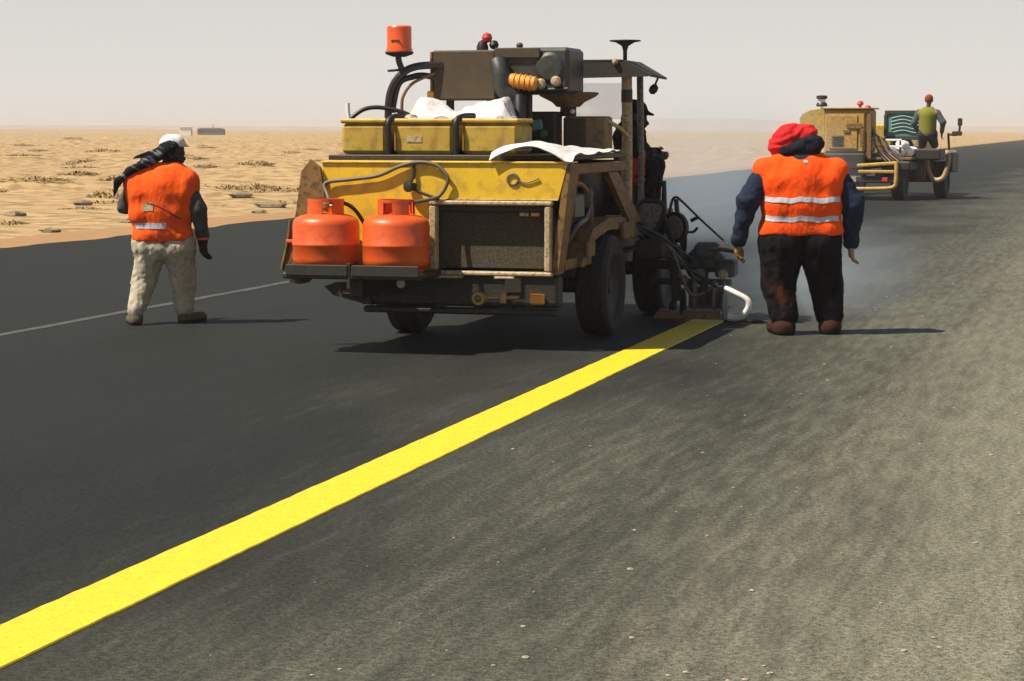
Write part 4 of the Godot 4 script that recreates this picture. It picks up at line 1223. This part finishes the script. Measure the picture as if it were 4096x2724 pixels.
	for q in [[lan, -.15], [ran, .25]]:
		var an: Vector3 = q[0]
		var sk4 := func(p: Vector3) -> Color: return Color(.03, .028, .025) if p.y < .03 else Color(.09, .075, .05)
		cloth_part(c, "shoe", [[an + Vector3(0, .02, .0), an + Vector3(0, -.03, .02), .055, .058], [an + Vector3(0, -.045, .03), an + Vector3(q[1] * .5, -.05, -.17), .055, .05]], .011, sk4, .03, null, func(p: Vector3) -> float: return -p.y + .001)
	var vc := [[Vector3(-.155, .775, .0), Vector3(.105, .775, .0), .145, .145, 1.0], [Vector3(-.165, .98, .0), Vector3(.10, .98, .0), .16, .16, 1.0], [Vector3(-.19, 1.15, .0), Vector3(.13, 1.15, .0), .155, .155, 1.0], [Vector3(-.25, 1.245, 0), Vector3(.185, 1.255, 0), .12, .12], [Vector3(.20, 1.24, 0), Vector3(.21, 1.17, 0), .095, .085], [Vector3(-.12, 1.32, -.01), Vector3(.10, 1.33, -.01), .10, .10], [Vector3(-.02, .85, .0), Vector3(-.02, 1.2, .0), .18, .19, 1.1]]
	cloth_part(c, "vest", vc, .012, func(p: Vector3) -> Color: return Color(.86, .100, .012) * (1.0 + .12 * weave.get_noise_3dv(p * .6)), .05, vest_bump, func(p: Vector3) -> float: return maxf(.73 + .008 * sin(p.x * 17.0) - p.y, .075 - (p - hc - Vector3(.01, .0, -.04)).length()))
	part(c, "reflective_band", band(vc, vest_bump, Vector3(-.02, 0, 0), .845, .895, PI * .40, PI * .86), M.tape)
	part(c, "reflective_patch", band(vc, vest_bump, Vector3(-.02, 0, 0), 1.0, 1.075, PI * .60, PI * .74, .006, 6), M.beige)
	part(c, "vest_cord", tube([Vector3(-.12, 1.07, .205), Vector3(.0, 1.03, .22), Vector3(.10, .97, .21), Vector3(.17, .93, .17)], .006, 6, 5), M.hose)
	cloth_part(c, "cap", [[hc + Vector3(-.02, .06, .0), hc + Vector3(.02, .065, -.02), .098, .094], [hc + Vector3(.08, .05, -.06), hc + Vector3(.13, .035, -.10), .035, .02]], .008, func(p: Vector3) -> Color: return Color(.60, .60, .61), .03, null, func(p: Vector3) -> float: return hc.y + .045 - p.y)
	cloth_part(c, "head_scarf", [[hc + Vector3(-.02, .03, .02), hc + Vector3(-.01, -.035, .015), .098, .075], [hc + Vector3(-.03, .01, .06), Vector3(-.14, 1.425, .07), .052, .040, 1.0], [Vector3(-.14, 1.425, .07), Vector3(-.29, 1.345, .08), .040, .036, 1.0], [Vector3(-.29, 1.345, .08), Vector3(-.395, 1.255, .09), .036, .030, 1.0], [Vector3(-.395, 1.255, .09), Vector3(-.435, 1.12, .07), .028, .009, 1.0], [hc + Vector3(-.06, .03, .06), Vector3(-.25, 1.46, .11), .034, .010, 1.3]], .010, func(p: Vector3) -> Color: return Color(.010, .010, .012).lerp(Color(.16, .18, .19), smoothstep(.15, .4, weave.get_noise_3d(p.x * .6, p.y * 2.2 + p.x * 1.4, p.z))), .03, func(p: Vector3) -> float: return .006 * fold.get_noise_3dv(p * 1.5))
	cloth_part(c, "glove", hand_bones(rwr, Vector3(.02, -1, .0).normalized(), Vector3(-.2, .0, -1).normalized(), 1.1).map(func(q: Array) -> Array: return [q[0], q[1], q[2] + .012, q[3] + .010]), .007, func(p: Vector3) -> Color: return Color(.022, .012, .010), .012)
	part(c, "cuff", lathe([Vector2(.054, -.02), Vector2(.058, 0), Vector2(.054, .025), Vector2(.05, .025)], 20), M.orange, rwr + Vector3(0, .02, 0))

	# ---- operator seated on the near machine
	var xf := (get_node("line_marking_machine") as Node3D).transform
	var o := thing("person", "operator in black clothes and peaked cap seated under the machine's canopy", "person", xf * P(-.08, 1.30, 3.12))
	o.rotation.y = -ROAD_TURN
	var blk := func(p: Vector3) -> Color: return Color(.008, .009, .011) * (1.0 + .5 * weave.get_noise_3dv(p))
	var ohc := Vector3(.03, .52, -.02)
	var ob := MB.new()
	nets(ob, [[Vector3(-.02, .06, 0), Vector3(-.01, .36, 0), .11, .12], [Vector3(-.01, .36, -.12), Vector3(-.01, .36, .12), .07, .07], [Vector3(0, .36, 0), ohc, .055, .055], [Vector3(0, .35, .13), Vector3(.10, .18, .16), .05, .04], [Vector3(.10, .18, .16), Vector3(.17, .20, -.02), .038, .03], [Vector3(0, .35, -.13), Vector3(.10, .18, -.15), .05, .04], [Vector3(.10, .18, -.15), Vector3(.18, .20, -.30), .038, .03], [Vector3(-.0, .06, .08), Vector3(.19, .075, .09), .08, .065], [Vector3(.19, .075, .09), Vector3(.16, -.30, .09), .06, .045], [Vector3(-.0, .06, -.08), Vector3(.2, .075, -.1), .08, .065], [Vector3(.2, .075, -.1), Vector3(.17, -.30, -.1), .06, .045]], .016, func(p: Vector3) -> Color: return dark_skin)
	nets(ob, head_bones(ohc, Vector3(.97, -.2, -.1).normalized()), .008, func(p: Vector3) -> Color: return dark_skin, .022)
	nets(ob, hand_bones(Vector3(.17, .20, -.02), Vector3(.3, -.5, -.8).normalized(), Vector3(-.2, .7, -.5).normalized(), 1.2, 1.0), .006, func(p: Vector3) -> Color: return dark_skin, .008)
	nets(ob, hand_bones(Vector3(.18, .20, -.30), Vector3(.2, -.3, -.9).normalized(), Vector3(-.2, .9, -.3).normalized(), 1.2, 1.0), .006, func(p: Vector3) -> Color: return dark_skin, .008)
	part(o, "body", ob.mesh(), M.skin_cloth)
	cloth_part(o, "jacket", [[Vector3(-.02, .06, 0), Vector3(-.01, .35, 0), .135, .15], [Vector3(-.01, .36, -.13), Vector3(-.01, .36, .13), .085, .085], [Vector3(0, .35, .14), Vector3(.10, .19, .16), .075, .06], [Vector3(.10, .19, .16), Vector3(.165, .20, -.01), .058, .045], [Vector3(0, .35, -.14), Vector3(.10, .19, -.15), .075, .06], [Vector3(.10, .19, -.15), Vector3(.175, .20, -.28), .058, .045]], .012, blk, .04, cloth_bump)
	cloth_part(o, "trousers", [[Vector3(-.02, .075, -.06), Vector3(-.02, .075, .06), .105, .105], [Vector3(.0, .08, .08), Vector3(.185, .08, .10), .095, .085], [Vector3(.19, .075, .10), Vector3(.165, -.26, .10), .085, .07], [Vector3(.0, .08, -.08), Vector3(.195, .08, -.1), .095, .085], [Vector3(.2, .075, -.1), Vector3(.175, -.26, -.1), .085, .07]], .012, blk, .03, cloth_bump)
	cloth_part(o, "cap", [[ohc + Vector3(-.01, .06, 0), ohc + Vector3(.02, .06, 0), .10, .095], [ohc + Vector3(.08, .045, -.03), ohc + Vector3(.16, .02, -.03), .02, .012], [ohc + Vector3(.08, .045, .03), ohc + Vector3(.16, .02, .03), .02, .012], [ohc + Vector3(-.05, -.02, 0), ohc + Vector3(-.07, -.12, 0), .08, .06]], .009, blk, .03)
	for z in [.10, -.10]:
		cloth_part(o, "boot", [[Vector3(.165, -.27, z), Vector3(.165, -.31, z), .055, .052], [Vector3(.16, -.315, z), Vector3(.27, -.315, z), .048, .042]], .011, blk, .02)

# ------------------------------------------------------------------ the far machine
func build_far_machine() -> void:
	var t := thing("supply_truck", "yellow support truck with white bags aboard driving further up the road", "truck", Vector3(9.35, 0, -52.6))
	t.rotation.y = -deg_to_rad(20.0)
	bx(t, "chassis_rail", M.dark, -2.1, -1.95, .5, .75, .1, 6.8)
	bx(t, "chassis_rail", M.dark, -.6, -.45, .5, .75, .1, 6.8)
	bx(t, "rear_beam", M.dark, -2.3, .0, .42, .6, .1, .3, .03)
	for q in [[-2.15, 1.0], [-.10, .7], [-2.15, 6.0], [.56, 3.0]]:
		wheel(t, .46, .3, P(q[0], .46, q[1]), M.dark)
	# rear cabinet
	bx(t, "rear_cabinet", M.ochre_pale, -1.95, -.92, 1.15, 2.22, .5, 1.9, .05)
	part(t, "cabinet_wing", prism(PackedVector2Array([Vector2(-2.58, 1.40), Vector2(-1.97, 1.40), Vector2(-1.97, 2.24), Vector2(-2.3, 2.20), Vector2(-2.52, 2.10), Vector2(-2.58, 2.0)]), 1.3), M.yellow_dirty, P(0, 0, 1.25))
	bx(t, "cabinet_door", M.ochre_pale, -1.82, -1.12, 1.25, 2.08, .47, .50, .01)
	bx(t, "door_mark", M.ochre, -1.38, -1.0, 1.74, 1.88, .44, .468, .01)  # this and the bars below: raised darker blocks for letter-like door marks
	bx(t, "door_mark_side", M.ochre, -1.05, -.95, 1.30, 1.74, .44, .468, .01)
	bx(t, "door_mark_low", M.ochre, -1.46, -1.30, 1.64, 1.72, .44, .468, .01)
	bx(t, "cabinet_post", M.ochre, -.90, -.78, 1.0, 2.15, .5, .62, .01)
	bx(t, "lower_body", M.dark, -2.4, -.9, .75, 1.14, .3, 3.0, .03)
	# green framed panel
	bx(t, "green_panel", M.teal, -.70, .34, 1.56, 2.10, 2.2, 2.26, .01)
	for q in [[-.76, .40, 2.10, 2.20], [-.76, .40, 1.46, 1.56]]:
		bx(t, "panel_frame", plain(L(.02, .045, .04), .5), q[0], q[1], q[2], q[3], 2.16, 2.28, .01)
	for q in [[-.78, -.70], [.34, .42]]:
		bx(t, "panel_frame", plain(L(.02, .045, .04), .5), q[0], q[1], 1.56, 2.10, 2.16, 2.28, .01)
	for k in 5:
		part(t, "panel_louvre", tube([P(-.6, 1.64 + .09 * k, 2.19), P(-.3, 1.70 + .09 * k, 2.18), P(.0, 1.64 + .09 * k, 2.18), P(.26, 1.69 + .09 * k, 2.19)], .018, 6, 5), plain(L(.22, .33, .32), .5))
	# cargo bed
	bx(t, "cargo_bed", M.ochre, -1.0, .2, .98, 1.04, .6, 5.0, .01)
	bx(t, "bed_rail", M.white, -.9, -.08, 1.44, 1.49, .75, .82, .01)
	bx(t, "bed_rail", M.white, -.88, -.05, 1.28, 1.33, .72, .79, .01)
	for x in [-.86, -.12]:
		bx(t, "rail_post", M.grey, x - .025, x + .025, 1.04, 1.44, .78, .83, .005)
	bx(t, "front_cab", M.yellow_dirty, -2.2, -.2, 1.04, 1.9, 5.2, 6.6, .08)
	# yellow tail frames
	bx(t, "tail_step", M.ochre_pale, -1.0, -.12, .66, .74, .02, .3, .02)
	bx(t, "tail_step", M.yellow_dirty, -1.05, -.06, .84, .92, .1, .35, .02, Vector3(0, 0, 4))
	part(t, "tail_frame", tube([P(-1.1, .28, .0), P(-.3, .30, .0), P(-.10, .36, .0), P(-.07, .48, .0), P(-.07, .9, .05)], .05, 10, 4), M.ochre_pale)
	# front right fender
	part(t, "fender", tube([P(.27, 1.10, 2.4), P(.31, .75, 2.4), P(.42, .50, 2.4), P(.58, .46, 2.4), P(.72, .56, 2.4), P(.80, .85, 2.4), P(.82, 1.10, 2.4)], .065, 10, 5), M.beige)
	bx(t, "fender_top", M.beige, -.25, .86, 1.06, 1.20, 2.2, 3.6, .05)
	bx(t, "fender_side", M.dark, .82, .92, .65, 1.15, 2.4, 3.4, .03)
	bx(t, "spare_box", M.dark, -.9, .42, .40, .97, 2.6, 4.9, .04)
	bx(t, "side_tank", M.olive, -.3, .25, .45, 1.0, 1.6, 3.4, .10)
	bx(t, "tank_strap", M.ochre, -.31, .265, .44, 1.005, 2.2, 2.34, .02)
	bx(t, "mudguard", M.dark, -.4, .22, .72, .95, .3, 1.3, .04)
	for x in [-2.2, -.35]:
		bx(t, "tail_lamp", M.red, x - .07, x + .07, .46, .56, .06, .1, .01)
	bx(t, "number_board", M.beige, -1.5, -1.05, .45, .57, .07, .1, .006)
	for k in 5:
		part(t, "supply_hose", tube([P(-.85 + .05 * k, 1.9 - .12 * k, .7), P(-.72 + .05 * k, 1.5, .55 + .04 * k), P(-.6 + .08 * k, 1.15, .6), P(-.4 + .1 * k, .95, .5)], .025, 8, 5), M.hose if k % 2 == 0 else M.hose_brown)
	part(t, "paint_drum", lathe([Vector2(0, 0), Vector2(.24, 0), Vector2(.24, .25), Vector2(.255, .26), Vector2(.24, .27), Vector2(.24, .5), Vector2(.22, .52), Vector2(0, .52)], 24), M.slate, P(-.45, 1.04, 2.6))
	part(t, "paint_drum", lathe([Vector2(0, 0), Vector2(.24, 0), Vector2(.24, .25), Vector2(.255, .26), Vector2(.24, .27), Vector2(.24, .5), Vector2(.22, .52), Vector2(0, .52)], 24), M.beige, P(-.05, 1.04, 2.9))
	bx(t, "vent_grille", M.ochre, -1.75, -1.45, 1.32, 1.58, .455, .469, .004)
	for k in 5:
		bx(t, "vent_slat", M.dark, -1.72, -1.48, 1.35 + .045 * k, 1.37 + .045 * k, .44, .454, .003)
	bx(t, "cabinet_roof", M.ochre_pale, -2.0, -.86, 2.222, 2.26, .45, 1.95, .01)
	# lamps
	var lp := part(t, "rear_beacon", lathe([Vector2(0, 0), Vector2(.13, 0), Vector2(.14, .05), Vector2(.11, .10), Vector2(0, .10)], 20), M.black, P(-2.12, 2.29, 1.0))
	part(lp, "lens", lathe([Vector2(.09, .10), Vector2(.09, .18)], 20), M.white)
	part(lp, "cap", lathe([Vector2(.09, .18), Vector2(.14, .20), Vector2(.13, .27), Vector2(0, .28)], 20), M.black)
	part(lp, "stem", tube([Vector3(0, -.12, 0), Vector3(0, .02, 0)], .03, 8, 1), M.white)
	for q in [[-1.12, 2.35], [-.93, 2.24]]:
		var r := part(t, "roof_lamp", lathe([Vector2(.04, -.16), Vector2(.04, -.04), Vector2(.07, -.03), Vector2(.085, 0), Vector2(.06, .06), Vector2(0, .08)], 16), M.red, P(q[0], q[1], .8))
		part(r, "lamp_base", lathe([Vector2(0, -.13), Vector2(.06, -.13), Vector2(.06, -.09), Vector2(0, -.09)], 14), M.amber)
	part(t, "mirror_arm", tube([P(.40, 1.60, 5.0), P(.60, 1.58, 5.0), P(.68, 1.66, 5.0), P(.70, 1.9, 5.0)], .03, 8, 4), M.olive)
	bx(t, "mirror", M.olive, .64, .76, 1.82, 2.02, 4.97, 5.02, .02)
	bx(t, "mirror", M.olive, .50, .76, 1.56, 1.68, 4.97, 5.02, .02)
	part(t, "mirror_post", tube([P(.40, 1.2, 5.2), P(.40, 1.62, 5.0)], .03, 8, 1), M.olive)
	# white sacks on the bed
	var xf := t.transform
	var nz := FastNoiseLite.new()
	nz.seed = 9; nz.frequency = 4.0
	rng.seed = 3
	var q := [[-.30, 1.045, .95, .24], [.02, 1.045, 1.3, .26], [-.12, 1.25, 1.15, .2], [-.55, 1.045, 1.4, .22]]
	for k in 4:
		var s := thing("sack", ["full white sack at the tail of the truck bed", "full white sack by the open side of the truck bed", "white sack lying on top of the other sacks", "white sack deep in the truck bed beside the cabinet"][k], "sack", xf * P(q[k][0], q[k][1], q[k][2]), "white sacks on the truck")
		s.rotation.y = k * .7
		var h: float = q[k][3]
		var b := MB.new()
		nets(b, [[Vector3(-.16, h * .5, 0), Vector3(.16, h * .5, 0), h * .5, h * .5], [Vector3(-.1, h * .45, .08), Vector3(.1, h * .5, -.08), h * .45, h * .45]], .025, func(p: Vector3) -> Color: return Color(.74, .73, .71), .05, func(p: Vector3) -> float: return .02 * nz.get_noise_3dv(p))
		part(s, "bag", b.mesh(), M.skin_cloth)
		part(s, "tied_neck", lathe([Vector2(.02, 0), Vector2(.03, .03), Vector2(.05, .06), Vector2(0, .065)], 10), M.white, Vector3(.16 + h * .45, h * .5, 0), Vector3(0, 0, -90))
	# worker riding on the truck
	var o := thing("person", "worker in yellow-green vest and red cap riding on the far truck", "person", xf * P(.42, 1.25, 1.55))
	o.rotation.y = -deg_to_rad(20.0)
	bx(t, "rider_step", M.dark, .05, .80, .98, 1.245, 1.2, 2.0, .03)
	var dk := Color(.10, .05, .03)
	var b2 := MB.new()
	var hc := Vector3(.02, 1.18, 0)
	nets(b2, [[Vector3(0, .30, 0), Vector3(0, .85, 0), .13, .14, 1.2], [Vector3(-.2, .88, 0), Vector3(.22, .88, 0), .06, .06], [Vector3(0, .88, 0), hc, .06, .055], [Vector3(-.22, .88, 0), Vector3(-.34, .62, .04), .05, .04], [Vector3(-.34, .62, .04), Vector3(-.25, .40, -.1), .04, .03], [Vector3(.24, .88, 0), Vector3(.38, .64, .04), .05, .04], [Vector3(.38, .64, .04), Vector3(.34, .40, -.08), .04, .03], [Vector3(-.1, .32, 0), Vector3(-.14, .07, -.1), .08, .06], [Vector3(.1, .32, 0), Vector3(.16, .07, -.1), .08, .06]], .022, func(p: Vector3) -> Color: return dk)
	nets(b2, head_bones(hc, Vector3(0, -.1, -1).normalized()), .010, func(p: Vector3) -> Color: return dk, .022)
	nets(b2, hand_bones(Vector3(-.25, .40, -.1), Vector3(.2, -.9, -.2).normalized(), Vector3(.3, 0, -1).normalized(), .5), .007, func(p: Vector3) -> Color: return dk, .008)
	nets(b2, hand_bones(Vector3(.34, .40, -.08), Vector3(-.1, -.9, -.2).normalized(), Vector3(-.3, 0, -1).normalized(), .5), .007, func(p: Vector3) -> Color: return dk, .008)
	part(o, "body", b2.mesh(), M.skin_cloth)
	cloth_part(o, "vest", [[Vector3(0, .42, 0), Vector3(0, .80, 0), .21, .22, 1.1], [Vector3(-.20, .86, 0), Vector3(.2, .86, 0), .11, .11], [Vector3(-.08, .97, 0), Vector3(.1, .97, 0), .06, .06]], .02, func(p: Vector3) -> Color: return Color(.17, .165, .03))
	cloth_part(o, "jacket", [[Vector3(-.22, .88, 0), Vector3(-.34, .63, .04), .09, .07], [Vector3(-.34, .63, .04), Vector3(-.26, .42, -.09), .065, .05], [Vector3(.22, .88, 0), Vector3(.38, .65, .04), .09, .08], [Vector3(.38, .65, .04), Vector3(.34, .42, -.07), .07, .055], [Vector3(-.22, .86, 0), Vector3(.22, .86, 0), .09, .09]], .02, func(p: Vector3) -> Color: return Color(.07, .085, .085))
	cloth_part(o, "trousers", [[Vector3(-.08, .36, 0), Vector3(.08, .36, 0), .17, .17], [Vector3(-.1, .32, 0), Vector3(-.14, .10, -.1), .13, .1], [Vector3(.1, .32, 0), Vector3(.16, .10, -.1), .13, .1]], .02, func(p: Vector3) -> Color: return Color(.03, .03, .04))
	for x in [-.14, .16]:
		cloth_part(o, "boot", [[Vector3(x, .07, -.09), Vector3(x, .06, -.22), .065, .055]], .016, func(p: Vector3) -> Color: return Color(.02, .02, .02))
	cloth_part(o, "cap", [[hc + Vector3(0, .055, .0), hc + Vector3(0, .06, -.02), .105, .10], [hc + Vector3(0, .04, -.09), hc + Vector3(0, .03, -.15), .04, .03]], .014, func(p: Vector3) -> Color: return Color(.30, .03, .015), .03, null, func(p: Vector3) -> float: return hc.y + .02 - p.y)

func build_mist() -> void:
	# each bank is a few nested shells, so that it thins out towards its edge
	for q in [["paint_mist", Vector3(2.95, .42, -19.9), Vector3(1.9, 1.1, 2.0), .035, "thin pale paint mist drifting behind the red-beret worker's legs"], ["paint_mist", Vector3(2.35, .35, -19.6), Vector3(1.7, 0.9, 1.8), .045, "thin pale paint mist hanging round the spray carriage"], ["exhaust_haze", Vector3(3.1, 1.0, -34.0), Vector3(4.6, 3.2, 9.0), .016, "thin bluish haze hanging over the road ahead of the machine"]]:
		for k in 8:
			var f := FogVolume.new()
			f.name = numbered(q[0])
			f.shape = RenderingServer.FOG_VOLUME_SHAPE_ELLIPSOID
			f.size = q[2] * (1.0 - .115 * k)
			f.position = q[1]
			var m := FogMaterial.new()
			m.density = q[3]
			m.albedo = Color(.84, .91, .98)
			f.material = m
			f.set_meta("kind", "stuff")
			f.set_meta("label", q[4])
			f.set_meta("category", "mist")
			add_child(f)

func _ready() -> void:
	var cam := Camera3D.new()
	cam.position = Vector3(0, 1.7, 0)
	cam.rotation_degrees = Vector3(-5.529, 0, 0)
	cam.fov = 17.83
	cam.near = 0.1
	cam.far = 9000.0
	add_child(cam)
	cam.current = true
	var env := Environment.new()
	env.background_mode = Environment.BG_SKY
	var sm := ProceduralSkyMaterial.new()
	sm.sky_top_color = lin(.07, .115, .20)
	sm.sky_horizon_color = lin(.458, .446, .418)
	sm.sky_curve = 0.24
	sm.ground_horizon_color = lin(.45, .36, .25)
	sm.ground_bottom_color = lin(.2, .15, .09)
	sm.sun_angle_max = 1.0
	var sky := Sky.new()
	sky.sky_material = sm
	env.sky = sky
	env.tonemap_mode = Environment.TONE_MAPPER_LINEAR
	env.tonemap_exposure = 1.7
	env.sdfgi_enabled = true
	env.ssao_enabled = true
	env.ssil_enabled = true
	env.fog_enabled = true
	env.fog_density = 0.00045
	env.fog_light_color = Color(.93, .90, .88)
	env.volumetric_fog_enabled = true
	env.volumetric_fog_density = 0.0
	var we := WorldEnvironment.new()
	we.environment = env
	add_child(we)
	var sun := DirectionalLight3D.new()
	sun.light_energy = 1.6
	sun.light_color = Color(1.0, .95, .87)
	sun.light_angular_distance = 0.5
	sun.shadow_enabled = true
	add_child(sun)
	sun.look_at_from_position(Vector3.ZERO, Vector3(1.09, -1.70, -.37), Vector3.UP)
	make_materials()
	build_ground()
	build_road()
	build_machine()
	build_people()
	build_far_machine()
	build_desert()
	build_mist()
